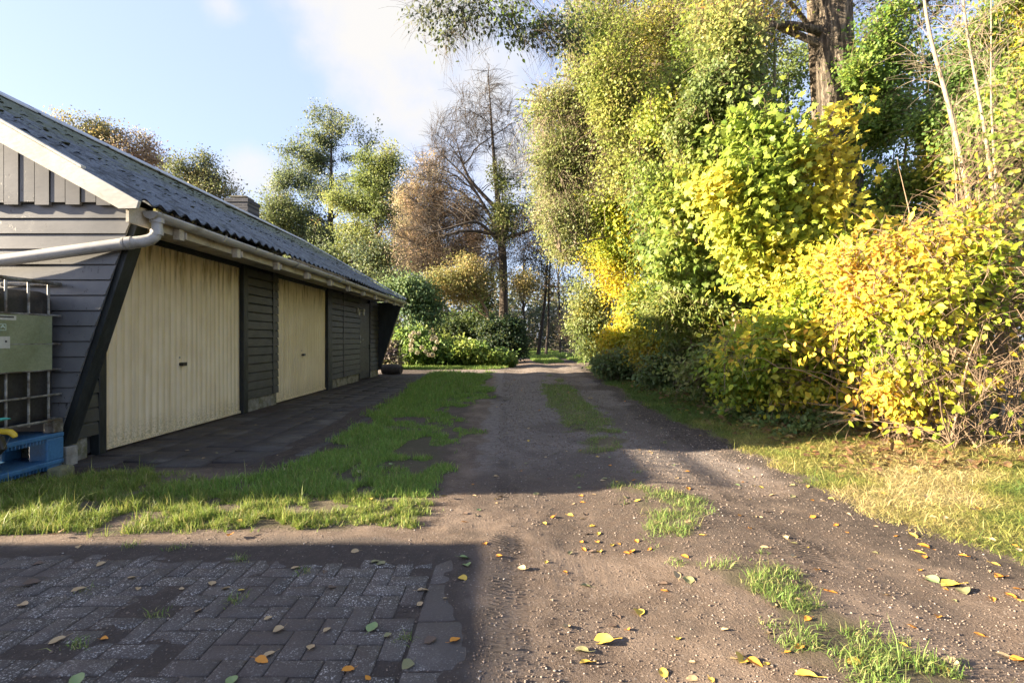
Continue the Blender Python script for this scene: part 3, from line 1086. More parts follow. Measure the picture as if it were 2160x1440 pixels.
# side wall lap boards between the openings
D1, D2, SD = (4.95, 7.53), (8.70, 11.08), (13.55, 14.52)


def lap_side(mb, ya, yb, z0, z1=2.2, x=WX):
    z = z0
    while z < z1:
        zt = min(z + .132, z1)
        g0 = rng.normal(0, .0015)
        mb.add([(x + .030 + g0, ya, z), (x + .030 + g0, yb, z), (x + .024 + g0, yb, zt - .024), (x + .024 + g0, ya, zt - .024),
                (x + .002, ya, zt + .002), (x + .002, yb, zt + .002), (x - .02, ya, z), (x - .02, yb, z)],
               [(0, 1, 2, 3), (3, 2, 5, 4), (6, 7, 1, 0), (1, 7, 5, 2), (0, 3, 4, 6)])
        z = zt


mb = MB()
lap_side(mb, Y0 + .15, 4.86, .2)
lap_side(mb, 7.66, 8.47, .2)
lap_side(mb, 8.55, 8.69, .2)
lap_side(mb, 11.35, 12.12, .2)
lap_side(mb, 12.19, 13.50, .2)
lap_side(mb, 14.56, Y1, .2)
mb.box(WX - .16, WX - .06, Y0 + .02, Y1, .02, 2.2)
mb.box(WX - .16, WX - .02, Y0 + .15, Y1, 2.17, 2.26)
mb.build('side_wall', M_BOARD, garage)
for a, b in ((8.47, 8.55), (12.12, 12.19)):
    mb = MB()
    mb.box(WX - .01, WX + .038, a, b, .2, 2.2)
    mb.build('batten', M_BOARD, garage)
mb = MB()
for a, b in ((Y0 + .13, Y0 + .36), (7.66, 8.05), (8.06, 8.45), (8.46, 8.69), (11.36, 11.75), (11.76, 12.15), (12.16, 12.55), (12.56, 13.0), (13.01, 13.5), (14.6, 14.98), (14.99, Y1 + .1)):
    mb.box(WX - .12, WX - .004 + rng.normal(0, .003), a, b - .008, -.06, .192)
mb.box(-9.2, -3.9, Y0, Y0 + .1, -.06, .155)
mb.box(-3.9, -3.80, Y0 + .0, Y0 + .12, -.06, .165)
mb.build('plinth', M_CONC, garage, bevel=.006)

# door frames
mb = MB()
for a, b in ((4.86, 4.95), (7.53, 7.66), (11.08, 11.35)):
    mb = MB()
    mb.box(WX - .05, WX + .034, a, b, -.02, 2.2)
    mb.build('door_post', M_TRIM, garage, bevel=.004)
for a, b in ((4.95, 7.53), (8.69, 11.08)):
    mb = MB()
    mb.box(WX - .05, WX + .012, a, b, 2.15, 2.24)
    mb.build('door_lintel', M_TRIM, garage, bevel=.004)


def garage_door(ya, yb):
    ys_, off = [], []
    y = ya + .008
    pitch = (yb - ya - .016) / round((yb - ya) / .105)
    nrib = round((yb - ya) / .105)
    for k in range(nrib):
        y0 = ya + .008 + k * pitch
        for f, o in ((0, -.009), (.07, -.009), (.14, .0), (.90, .0), (.97, -.009)):
            ys_.append(y0 + f * pitch); off.append(o)
    ys_.append(yb - .008); off.append(-.009)
    n = len(ys_)
    V, Fq = [], []
    zs = [.05, .7, 1.4, 2.145]
    for z in zs:
        for y, o in zip(ys_, off):
            bow = .004 * math.sin(y * 2.1 + z)
            V.append((WX - .022 + o + bow, y, z))
    for r in range(len(zs) - 1):
        for k in range(n - 1):
            a = r * n + k
            Fq.append((a, a + 1, a + n + 1, a + n))
    d = np_mesh('garage_door', np.array(V), [np.array(Fq)], M_DOOR, garage)
    mb = MB()
    mb.box(WX - .03, WX - .006, ya + .006, yb - .006, .018, .05)
    mb.build('bottom_rail', M_DOOR, d, bevel=.003)
    mb = MB()
    ym = (ya + yb) / 2 - .10
    mb.tube([(WX - .03, ym, .80), (WX + .02, ym, .80)], .022, 12)
    mb.box(WX + .012, WX + .036, ym - .028, ym + .055, .778, .822)
    mb.build('handle', M_BLACKP, d, bevel=.006, seg=2)
    mb = MB()
    mb.tube([(WX - .03, ym - .01, .88), (WX - .012, ym - .01, .88)], .012, 10)
    mb.build('lock', M_METAL, d)
    return d


garage_door(*D1)
garage_door(*D2)

# plank side door
mb = MB()
y = SD[0]
while y < SD[1] - .05:
    mb.box(WX - .04, WX + .002, y, y + .089, .03, 2.1)
    y += .097
mb.box(WX - .05, WX - .02, SD[0] - .01, SD[1], .03, 2.1)
sd = mb.build('side_door', M_BOARD, garage, bevel=.003)
mb = MB()
mb.box(WX, WX + .012, SD[0] + .06, SD[0] + .10, 1.0, 1.2)
mb.tube([(WX, SD[0] + .08, 1.09), (WX + .055, SD[0] + .08, 1.09), (WX + .055, SD[0] + .2, 1.09)], .01, 8)
mb.build('handle', M_METAL, sd)
mb = MB()
mb.box(WX, WX + .014, SD[0] + .42, SD[1] - .03, .86, .90)
mb.box(WX, WX + .04, SD[1] - .06, SD[1] + .03, .82, .94)
mb.build('hasp', M_BLACKP, sd)
mb = MB()
mb.box(WX - .03, WX + .022, SD[0] - .055, SD[0] - .012, 0.02, 2.2)
mb.box(WX - .03, WX + .016, SD[1] + .002, SD[1] + .04, 0.02, 2.2)
mb.build('side_door_frame', M_TRIM, garage)
# twin wall lamp by the side door
mb = MB()
mb.box(WX + .01, WX + .055, 13.22, 13.32, 1.76, 1.90)
mb.tube([(WX + .05, 13.3, 1.86), (WX + .06, 13.62, 1.87)], .012, 8)
mb.box(WX + .02, WX + .10, 13.60, 13.74, 1.83, 1.90)
wlamp = mb.build('wall_lamp', M_PVC, garage, bevel=.006)
t = NT('lamp_glass')
M_GLASSY = t.done(t.bsdf((.72, .72, .68), .2, 0, None, .6))
for y in (13.27, 13.67):
    mb = MB()
    mb.tube([(WX + .075, y, 1.83), (WX + .075, y, 1.80), (WX + .075, y, 1.73), (WX + .075, y, 1.715)], [.022, .028, .026, .012], 12)
    mb.build('bulb', M_GLASSY, wlamp, True)

# roof -------------------------------------------------------------------
yv = np.arange(RY0, RY1 + .001, .177 / 8)
rows = 3


def roof_slope(sign):
    V, F_ = [], []
    n = len(yv)
    slope_len = (EX - RX)
    b = 0
    for layer, dz in ((0, 0.0), (1, -.012)):
        for r in range(rows):
            u0, u1 = r / rows, (r + 1) / rows + (.03 if r < rows - 1 else 0)
            us = np.linspace(u0, u1, 5)
            for u in us:
                xx = EX - slope_len * u
                zz = EZ + RS * slope_len * u + .012 * (1 - (u - u0) / (u1 - u0)) * (1 if r else 0.6) + dz
                sag = -.012 * np.sin(yv * .55 + u * 2) - .006 * np.sin(yv * 1.7)
                off = .017 * np.cos(2 * np.pi * yv / .177)
                X = np.full(n, xx) if sign > 0 else np.full(n, 2 * RX - xx)
                V.append(np.stack([X + (.006 * np.sin(yv * 3.1 + r) if u == u0 else 0), yv, zz + off + sag], -1))
            q = np.arange(5 * n).reshape(5, n) + b
            F_.append(np.stack([q[:-1, :-1], q[:-1, 1:], q[1:, 1:], q[1:, :-1]], -1).reshape(-1, 4))
            b += 5 * n
    return np.concatenate(V), np.concatenate(F_)


for s in (1, -1):
    V, F_ = roof_slope(s)
    np_mesh('roof', V, [F_], M_ROOF, garage, None, True)
mb = MB()
y = RY0
while y < RY1 - .1:
    ye = min(y + 1.1, RY1)
    mb.prism([(RX - .17, RZ - .055), (RX - .02, RZ + .050), (RX + .02, RZ + .050), (RX + .17, RZ - .055), (RX + .17, RZ - .04), (RX + .02, RZ + .066), (RX - .02, RZ + .066), (RX - .17, RZ - .04)][::-1], 'y', y, ye + .04)
    y = ye
M_RIDGE = simple('pale_ridge', (.36, .38, .41), (.48, .50, .53), 6, .55, .3, .003, 50)
mb.build('ridge_cap', M_RIDGE, garage)
mb = MB()
mb.tube([(EX + .02, RY1 + .0, EZ + .03), (RX, RY1 + .0, RZ + .05)], .022, 6)
mb.build('verge_trim', M_RIDGE, garage)
# moss lumps on the roof
g = np.random.default_rng(8)
n = 700
u = g.beta(2.2, 1.3, n)
yy = RY0 + .1 + (RY1 - RY0 - .2) * g.random(n) ** 1.3
xx = EX - (EX - RX) * u
zz = EZ + RS * (EX - xx) + .026
s = g.lognormal(-4.5, .5, n)
V = octv[None] * s[:, None, None] * np.array([1.5, 1.5, .6]) * g.uniform(.6, 1.3, (n, 6, 1)) + np.stack([xx, yy, zz], -1)[:, None]
M_MOSS = simple('moss', (.035, .042, .018), (.075, .08, .03), 40, .95, .8, .01, 90)
np_mesh('moss', V.reshape(-1, 3), [(octf[None] + (np.arange(n) * 6)[:, None, None]).reshape(-1, 3)], M_MOSS, garage)['kind'] = 'stuff'

# barge boards
BT = lambda x: EZ - .022 + RS * (EX - x)
mb = MB()
mb.prism([(-3.15, 2.158), (-3.01, 2.160), (-2.99, 2.222), (RX, BT(RX)), (RX, BT(RX) - .20), (-3.16, 2.165)], 'y', RY0 - .012, RY0 + .022)
mb.prism([(2 * RX + 3.15, 2.158), (2 * RX + 3.01, 2.160), (2 * RX + 2.99, 2.222), (RX - .002, BT(RX)), (RX - .002, BT(RX) - .20), (2 * RX + 3.16, 2.165)][::-1], 'y', RY0 - .012, RY0 + .022)
mb.build('barge_board', M_WHITE, garage, bevel=.003)
mb = MB()
mb.prism([(-3.45, BT(-3.45) + .002), (RX, BT(RX) + .002), (RX, BT(RX) + .03), (-3.45, BT(-3.45) + .026)], 'y', RY0 - .02, RY0 + .03)
mb.build('verge_strip', M_WHITE, garage, bevel=.002)
# fascia, soffit, rafter blocks, gutter
mb = MB()
mb.box(-3.125, -3.10, RY0 + .03, RY1 - .05, 2.06, 2.215)
mb.build('fascia', M_FASCIA, garage)
mb = MB()
mb.box(WX + .03, -3.125, Y0 + .16, RY1 - .05, 2.205, 2.222)
mb.build('soffit', M_FASCIA, garage)
y = 4.75
while y < RY1 - .1:
    mb = MB()
    mb.box(-3.098, -3.035, y, y + .07, 2.02, 2.125)
    mb.box(-3.086, -3.016, y + .072, y + .082, 2.035, 2.10)
    mb.build('gutter_block', M_FASCIA, garage, bevel=.003)
    y += 1.02
GCX, GCZ, GR = -3.025, 2.185, .062
V, F_ = [], []
na = 13
ygs = np.linspace(4.35, RY1 - .02, 60)
for y in ygs:
    for rr in (GR, GR - .006):
        for k in range(na):
            a = math.pi + math.pi * k / (na - 1)
            V.append((GCX + rr * math.cos(a), y, GCZ + rr * math.sin(a) + .004 * math.sin(y * .9)))
m2 = 2 * na
for i in range(len(ygs) - 1):
    for l in (0, na):
        for k in range(na - 1):
            a = i * m2 + l + k
            F_.append((a, a + 1, a + 1 + m2, a + m2))
    for k in (0, na - 1):
        a = i * m2 + k
        F_.append((a, a + na, a + na + m2, a + m2))
np_mesh('gutter', np.array(V), [np.array(F_)], M_PVC, garage, None, True)
mb = MB()
for y in (4.345, RY1 - .02):
    mb = MB()
    mb.prism([(GCX + (GR + .003) * math.cos(math.pi + math.pi * k / 16), GCZ + (GR + .003) * math.sin(math.pi + math.pi * k / 16)) for k in range(17)], 'y', y - .004, y + .006)
    mb.build('gutter_end_cap', M_PVC, garage)
y = 5.4
while y < RY1 - .3:
    mb = MB()
    pts = [(GCX + (GR + .006) * math.cos(math.pi + math.pi * k / 16), y, GCZ + (GR + .006) * math.sin(math.pi + math.pi * k / 16)) for k in range(17)]
    for k in range(16):
        (xa, _, za), (xb, _, zb) = pts[k], pts[k + 1]
        mb.box(min(xa, xb), max(xa, xb) + .002, y - .02, y + .02, min(za, zb), max(za, zb) + .002)
    mb.build('gutter_bracket', M_PVC, garage)
    y += 1.9
# dead leaves and dirt in the gutter
g = np.random.default_rng(12)
n = 1500
yy = 4.4 + (RY1 - 4.5) * g.random(n) ** 1.5
P = np.stack([GCX + g.uniform(-.05, .05, n), yy, GCZ - .008 + .035 * g.random(n) * vnoise(yy * 3, yy * 0, 0, 4)], -1)
V, F_, C = leaf_arrays(P, g.normal(size=(n, 3)), g.normal(size=(n, 3)), g.uniform(.02, .05, n), pick([((.06, .04, .03), 3), ((.11, .07, .04), 1)], n, g), 'diamond')
np_mesh('gutter_litter', V, F_, M_LEAF, garage, C)['kind'] = 'stuff'
# downpipe
mb = MB()
e = at(331, 458, 4.37)
pts = [(GCX + .005, 4.42, 2.135), (GCX + .005, 4.42, 2.03), (GCX - .005, 4.41, 1.985), (GCX - .035, 4.40, 1.955), (GCX - .09, 4.385, 1.935), (GCX - .2, 4.36, 1.915)]
mb.tube(pts, [.044, .044, .046, .048, .05, .05], 18)
mb.tube([(GCX + .005, 4.42, 2.14), (GCX + .005, 4.42, 2.10)], .055, 18)
mb.tube([(GCX + .005, 4.42, 2.045), (GCX + .005, 4.42, 1.995)], .050, 18)
mb.tube([(GCX - .165, 4.366, 1.922), (GCX - .21, 4.357, 1.913)], .0545, 18)
mb.tube([(GCX - .22, 4.355, 1.911), (GCX - .235, 4.352, 1.908)], .0535, 18)
mb.tube([(GCX - .19, 4.362, 1.917), (-4.2, 4.30, 1.765), (-5.4, 4.26, 1.60), (-5.8, 4.26, 1.54), (-5.9, 4.26, 1.45), (-5.9, 4.26, .05)], .05, 18)
mb.build('downpipe', M_PVC, garage, True)
# chimney
mb = MB()
cx0, cx1, cy0, cy1 = -6.62, -6.10, 12.05, 12.62
mb.box(cx0, cx1, cy0, cy1, 3.3, 4.33)
mb.box(cx0 - .02, cx1 + .02, cy0 - .02, cy1 + .02, 4.33, 4.41)
ch = mb.build('chimney', M_CHIM, garage, bevel=.004)
mb = MB()
mb.box(cx0 + .12, cx0 + .16, cy0 + .12, cy0 + .16, 4.41, 4.47)
mb.box(cx0 + .36, cx0 + .40, cy0 + .12, cy0 + .16, 4.41, 4.47)
mb.box(cx0 + .12, cx0 + .16, cy0 + .40, cy0 + .44, 4.41, 4.47)
mb.box(cx0 + .36, cx0 + .40, cy0 + .40, cy0 + .44, 4.41, 4.47)
mb.box(cx0 + .07, cx0 + .44, cy0 + .07, cy0 + .49, 4.47, 4.495)
mb.build('chimney_cowl', M_CONC, ch)
# back and far walls so that the building is whole
mb = MB()
mb.box(2 * RX - WX - .1, 2 * RX - WX, Y0, Y1, 0, 2.3)
mb.prism([(2 * RX - WX, .02), (WX - .17, .02), (WX - .17, 2.25), (-3.3, 2.25), (RX, RZ - .07), (2 * RX + 3.3, 2.25), (2 * RX - WX, 2.25)], 'y', Y1 + .02, Y1 + .10)
mb.build('rear_wall', M_TRIM, garage)

# log by the far corner
mb = MB()
a, b = gnd(806, 790), gnd(842, 789)
lz = .16
pp = [np.array((-3.86, 15.95, lz)), np.array((-3.6, 15.9, lz + .01)), np.array((-3.4, 15.86, lz)), np.array((-3.26, 15.83, lz - .01))]
mb.tube(pp, [.15, .165, .15, .13], 14)
o = mb.build('log', M_BARKD, None, True)
tag(o, 'short thick dark log lying at the far corner of the garage', 'log')
# mossy concrete lump near the pallet
mb = MB()
p = gnd(118, 1010)
mb.box(p[0] - .06, p[0] + .06, p[1] - .03, p[1] + .12, -.02, .09)
o = mb.build('concrete_lump', simple('mossy_concrete', (.12, .12, .07), (.2, .19, .10), 9, .9, .7, .01, 40), None, False, .025, 3)
tag(o, 'mossy broken concrete lump beside the blue pallet', 'concrete block')

# ================================================================== IBC TANK on a blue pallet
XS = -3.81
M_TANK = simple('black_tank', (.020, .019, .018), (.036, .034, .031), 5, .5, .15, .002, 50, dirt=(.06, .055, .045), dirt_amt=.40)
M_GALV = simple('galvanised_tube', (.20, .20, .18), (.33, .33, .30), 14, .5, .3, .002, 70, metal=.35, dirt=(.09, .075, .055), dirt_amt=.5)
M_PLATE = simple('green_plate', (.165, .19, .105), (.225, .25, .15), 5, .45, .1, .001, 60, dirt=(.11, .115, .06), dirt_amt=.42)
M_BLUE = simple('blue_plastic', (.035, .12, .24), (.05, .16, .30), 5, .5, .15, .002, 60, dirt=(.04, .07, .10), dirt_amt=.42)
M_PAPER = simple('pale_sticker', (.42, .42, .36), (.52, .52, .45), 8, .6, .1, .001, 60)
M_INK = simple('mint_print', (.40, .55, .47), (.5, .62, .54), 8, .6, .05, .001, 60)
M_INKD = simple('dark_print', (.03, .03, .03), (.05, .05, .05), 8, .6, .05, .001, 60)
ty0, ty1, tx0 = 3.12, 4.385, -4.80
ibc = empty('storage_tank', (-4.23, 3.73, 0), 'black cube water tank in a steel cage against the gable wall', 'tank')
mb = MB()
mb.box(tx0 + .04, XS - .035, ty0 + .04, ty1 - .008, .40, 1.50)
mb.build('tank_body', M_TANK, ibc, True, .09, 4)
mb = MB()
yk = np.arange(ty0 + .05, ty1, .185)
for y in (3.52, 3.70, 3.89, 4.075, 4.252):
    mb.tube([(XS + .004, y, .40), (XS + .004, y, 1.555)], .0095, 8)
for z in (1.297, 1.06, .845, .635, .425):
    c = [(XS - .25, ty1 - .004, z), (XS - .06, ty1 - .004, z), (XS + .0, ty1 - .012, z), (XS + .012, ty1 - .06, z), (XS + .012, ty0 + .05, z), (XS, ty0, z), (tx0 + .05, ty0 - .01, z)]
    mb.tube(c, .0095, 8)
for x in np.arange(tx0 + .05, XS - .05, .18):
    mb.tube([(x, ty0 - .004, .40), (x, ty0 - .004, 1.555)], .0095, 8)
cage = mb.build('cage', M_GALV, ibc, True)
mb = MB()
mb.tube([(XS - .5, ty1 - .012, 1.565), (XS - .02, ty1 - .012, 1.565), (XS + .012, ty1 - .03, 1.565), (XS + .012, ty0, 1.565), (tx0, ty0, 1.565)], .016, 10)
mb.build('top_rail', M_GALV, ibc, True)
mb = MB()
mb.box(XS + .0145, XS + .020, 3.50, 4.27, .84, 1.29)
pl = mb.build('label_plate', M_PLATE, ibc, bevel=.002)
mb = MB()
mb.box(XS + .0205, XS + .0215, 3.6, 3.955, 1.245, 1.28)
mb.box(XS + .0205, XS + .0215, 3.6, 3.905, 1.03, 1.12)
mb.build('sticker', M_PAPER, pl)
mb = MB()
mb.box(XS + .0220, XS + .0228, 3.61, 3.935, 1.262, 1.274)
mb.build('sticker_print', M_INKD, pl)
mb = MB()
mb.box(XS + .0220, XS + .0228, 3.865, 3.88, 1.075, 1.09)
mb.build('sticker_print', M_INKD, pl)
mb = MB()   # boxed letters D A, cut by the picture edge
zb, zt_, X_ = 1.165, 1.215, XS + .0208
for (a, b, c, d) in ((3.77, 3.875, zb, zb + .004), (3.77, 3.875, zt_ - .004, zt_), (3.871, 3.875, zb, zt_), (3.77, 3.774, zb, zt_),
                     (3.795, 3.801, zb + .018, zt_ - .008), (3.801, 3.820, zb + .018, zb + .023), (3.801, 3.820, zt_ - .013, zt_ - .008), (3.820, 3.826, zb + .022, zt_ - .012)):
    mb.box(X_, X_ + .0012, a, b, c, d)
ya, z0_, z1_ = 3.849, zb + .018, zt_ - .008
for s in (-1, 1):
    q = [(ya + s * .015 - .003, z0_), (ya + s * .015 + .003, z0_), (ya + .003, z1_), (ya - .003, z1_)]
    mb.prism(q, 'x', X_ + .0003 * s, X_ + .0013 + .0001 * s)
mb.box(X_, X_ + .0016, ya - .010, ya + .010, z0_ + .008, z0_ + .012)
mb.build('plate_lettering', M_INK, pl)
mb = MB()
mb.box(XS + .0205, XS + .0212, 4.15, 4.22, 1.09, 1.20)
mb.build('faded_sticker', M_PLATE, pl)
# steel base rails and corner feet
mb = MB()
for (a, b) in ((ty1 - .10, ty1 - .003), (3.66, 3.76), (ty0 - .01, ty0 + .1)):
    mb.box(XS - .07, XS + .018, a, b, .312, .415)
mb.box(XS - .03, XS + .016, ty0, ty1, .412, .428)
mb.build('steel_base', M_GALV, ibc, bevel=.008, seg=2)
pal = empty('pallet', (-4.23, 3.73, 0), 'blue plastic pallet standing under the caged black tank', 'pallet')
mb = MB()
for z0_, z1_ in ((.272, .31), (.045, .085)):
    mb = MB()
    mb.box(tx0, XS + .018, ty0, ty1 + .004, z0_, z1_)
    mb.build('deck', M_BLUE, pal, bevel=.008, seg=2)
for (a, b) in ((ty1 - .16, ty1 + .005), (3.64, 3.80), (ty0, ty0 + .15)):
    for x in (XS - .14, -4.31, tx0 + .01):
        mb = MB()
        mb.box(x, x + .155, a, b, .083, .274)
        mb.box(x, x + .150, a + .004, b - .012, .002, .05)
        mb.build('block', M_BLUE, pal, bevel=.012, seg=2)
mb = MB()
y = ty0 + .17
while y < ty1 - .16:
    if not 3.62 < y < 3.8:
        mb.box(XS - .004, XS + .0185, y, y + .006, .245, .275)
        mb.box(XS - .004, XS + .0185, y, y + .006, .02, .048)
    y += .03
mb.build('deck_ribbing', M_BLUE, pal)
# yellow and teal garden tools poking in from the left
tool = empty('hand_tool', (-3.62, 3.66, .31), 'yellow hand tool with dark body hanging by a wire on the blue pallet', 'tool')
M_YEL = simple('yellow_plastic', (.50, .34, .02), (.58, .42, .03), 9, .45, .1, .001, 60)
M_TEAL = simple('teal_plastic', (.06, .33, .24), (.09, .42, .32), 9, .45, .1, .001, 60)
mb = MB()
mb.tube([at(-60, 900, 3.62), at(-20, 908, 3.62), at(8, 910, 3.62), at(22, 911, 3.62), at(30, 917, 3.62), at(32, 922, 3.62)], [.022, .022, .020, .022, .020, .014], 12)
mb.build('handle', M_YEL, tool, True)
mb = MB()
mb.tube([at(-40, 925, 3.64), at(0, 928, 3.64), at(4, 945, 3.64), at(-6, 960, 3.64)], [.03, .035, .03, .012], 12)
mb.build('tool_body', M_BLACKP, tool, True)
mb = MB()
mb.tube([at(21, 922, 3.62), at(10, 943, 3.63), at(4, 950, 3.64)], .0015, 6)
mb.build('wire', M_METAL, tool)
mb = MB()
mb.tube([at(-60, 892, 3.6), at(-10, 886, 3.6), at(10, 883, 3.6), at(22, 882.5, 3.6)], [.016, .013, .010, .003], 10)
o = mb.build('teal_handle', M_TEAL, None, True)
tag(o, 'teal tapered tool handle sticking out above the yellow one', 'tool handle')

# unseen shed added left of the camera to cast the shadow over the brick paving
shed = empty('shadow_shed', (-7.4, -.8, 0), 'unseen dark flat roofed shed added to throw shadow on the brick paving', 'shed')
mb = MB()
sx1, sy1, sh = -5.92, 1.86, 1.61
z = 0
while z < sh - .05:
    zt = min(z + .14, sh)
    for (a, b, c, d) in ((-9, sx1, -4, sy1),):
        mb.box(a + .0, b - .012 * ((z * 7) % 1 > .5), c, d - .012 * ((z * 7) % 1 > .5), z, zt)
    z = zt
mb.build('shadow_shed_wall', M_BOARD, shed)
mb = MB()
mb.box(-9.1, sx1 + .06, -4.1, sy1 + .06, sh, sh + .09)
mb.build('shadow_shed_roof', M_ROOF, shed, bevel=.01)
# ================================================================== VEGETATION
G_DK = [((.030, .060, .022), 2), ((.045, .085, .026), 2), ((.065, .105, .03), 1.5)]
G_BLUE = [((.085, .12, .075), 2), ((.125, .165, .085), 2), ((.19, .21, .10), 1.5)]
G_MID = [((.065, .12, .022), 2), ((.10, .16, .03), 2), ((.15, .20, .045), 1.5)]
G_YG = [((.13, .175, .05), 2), ((.19, .225, .07), 2), ((.26, .275, .09), 1.5)]
OLIVE = [((.155, .185, .06), 2), ((.205, .225, .08), 2), ((.27, .27, .105), 1.6), ((.35, .32, .14), 1)]
YEL = [((.24, .31, .03), 1.4), ((.40, .41, .035), 2), ((.56, .47, .035), 2), ((.62, .46, .04), .8)]
LIME = [((.20, .28, .04), 1.2), ((.30, .37, .05), 2.4), ((.42, .43, .05), 2.2), ((.60, .51, .06), 1.5)]
RUST = [((.34, .225, .15), 2), ((.42, .30, .205), 2), ((.43, .36, .24), 1.6)]
OCHRE = [((.25, .20, .08), 2), ((.34, .26, .10), 2), ((.40, .31, .12), 1.2)]


def atl(px, py, Y):
    return tuple(at(px, py, Y))


def gx(px, Y):
    return (px - CX) * Y / F


def gz(py, Y):
    return H - (py - HZ) * Y / F


def env_px(blobs, Y, depth=1.0):
    """blobs in photo pixels (px, py, rx, ry) at depth Y -> ellipsoids"""
    k = Y / F
    return [(gx(b[0], Y), Y + (b[4] if len(b) > 4 else 0), gz(b[1], Y), b[2] * k, b[2] * k * depth, b[3] * k) for b in blobs]


# --- far left, beyond the garage ridge
Y = 40
tree('birch', 'pale airy birch showing above the garage ridge, farthest left of the trees', 'tree', [vstem(gx(185, Y), Y, gz(255, Y), .22)],
     env_px([(155, 262, 34, 26), (205, 280, 36, 30), (180, 325, 60, 50)], Y), 'diamond', 14, 420, 22, .14, [((.13, .12, .05), 2), ((.20, .18, .08), 2), ((.36, .25, .09), .7)], .6, 11, M_BARKG, .5, .35, .3, .2, 0, .35)
Y = 41
tree('oak_tree', 'russet brown autumn tree behind the garage ridge, beside the pale birch', 'tree', [vstem(gx(300, Y), Y, gz(300, Y), .3)],
     env_px([(285, 308, 30, 34), (330, 308, 32, 36), (300, 385, 75, 60)], Y), 'diamond', 16, 700, 26, .14, RUST, .3, 12, M_BARK, .3, .35, .3, .25, 0, .4)
Y = 39
tree('oak_tree', 'green and bronze tree directly left of the brick chimney', 'tree', [vstem(gx(415, Y), Y, gz(345, Y), .3)],
     env_px([(408, 355, 40, 40), (380, 395, 45, 40), (450, 415, 55, 45)], Y), 'diamond', 16, 700, 26, .14, [((.07, .09, .05), 2), ((.11, .125, .06), 2), ((.21, .16, .07), 1)], .3, 13, M_BARK, .35, .35, .3, .25, 0, .4)
# --- behind the far end of the garage
Y = 38
tree('alder', 'tall blue green alder with an open crown, highest tree behind the garage', 'tree', [vstem(gx(692, Y), Y, gz(235, Y), .34, (.3, 0))],
     env_px([(680, 262, 42, 42), (730, 300, 66, 50), (640, 325, 62, 48), (690, 360, 100, 62), (635, 420, 84, 66), (720, 430, 92, 72), (640, 490, 100, 70), (700, 560, 120, 70)], Y, .8),
     'diamond', 34, 1900, 30, .135, G_BLUE, .3, 14, M_BARKD, .50, .5, .25, .22, 0, .27, twig_r=.012)
Y = 36
tree('hornbeam', 'bushy green tree with an orange fleck right of the chimney', 'tree', [vstem(gx(590, Y), Y, gz(420, Y), .2)],
     env_px([(590, 465, 70, 65), (570, 510, 76, 62), (640, 530, 80, 70), (610, 600, 100, 60)], Y), 'diamond', 20, 1000, 34, .135, [((.10, .135, .06), 2), ((.12, .145, .06), 2), ((.17, .18, .07), 1.6), ((.55, .22, .03), .10)], .3, 15, M_BARK, .4, .3, .25, .25, 0, .36)
Y = 33
tree('lime_tree', 'rounded yellow green tree between the alder and the russet tree', 'tree', [vstem(gx(795, Y), Y, gz(330, Y), .26)],
     env_px([(800, 350, 56, 50), (765, 395, 72, 60), (820, 410, 62, 60), (770, 450, 82, 60), (800, 500, 78, 60), (765, 480, 76, 60), (780, 560, 80, 55)], Y, .9),
     'diamond', 26, 1300, 34, .125, G_YG, .3, 16, M_BARKD, .40, .5, .25, .3, 0, .25)
Y = 31
tree('elm', 'darker green tree filling in below the yellow green tree behind the garage end', 'tree', [vstem(gx(745, Y), Y, gz(480, Y), .2)],
     env_px([(720, 560, 80, 55), (800, 560, 70, 50), (650, 570, 60, 40), (770, 620, 90, 45)], Y), 'diamond', 14, 460, 36, .15, G_BLUE, .3, 17, M_BARKD, .35, .2, .25, .25, 0, .34)
Y = 44
tree('ash_tree', 'dull green background tree seen low between the alder and the russet tree', 'tree', [vstem(gx(700, Y), Y, gz(480, Y), .2)],
     env_px([(650, 520, 110, 60), (760, 560, 110, 60), (850, 580, 90, 60), (560, 500, 80, 60), (880, 480, 60, 60)], Y, .7),
     'diamond', 18, 620, 40, .2, [((.06, .09, .05), 2), ((.10, .12, .06), 2), ((.17, .14, .08), 1)], .3, 29, M_BARKD, .3, .3, .25, .25, 0, .45)
Y = 30
tree('larch', 'russet pink feathery tree left of the bare trunk', 'tree', [vstem(gx(915, Y), Y, gz(330, Y), .25)],
     env_px([(905, 365, 50, 50), (890, 430, 62, 60), (940, 450, 85, 60), (900, 530, 85, 60), (960, 550, 80, 60), (1010, 520, 60, 70)], Y, .8), 'diamond', 30, 1500, 36, .092, RUST, .5, 18, M_TWIG, .30, .4, .15, .12, 1, .23, twig_r=.006)
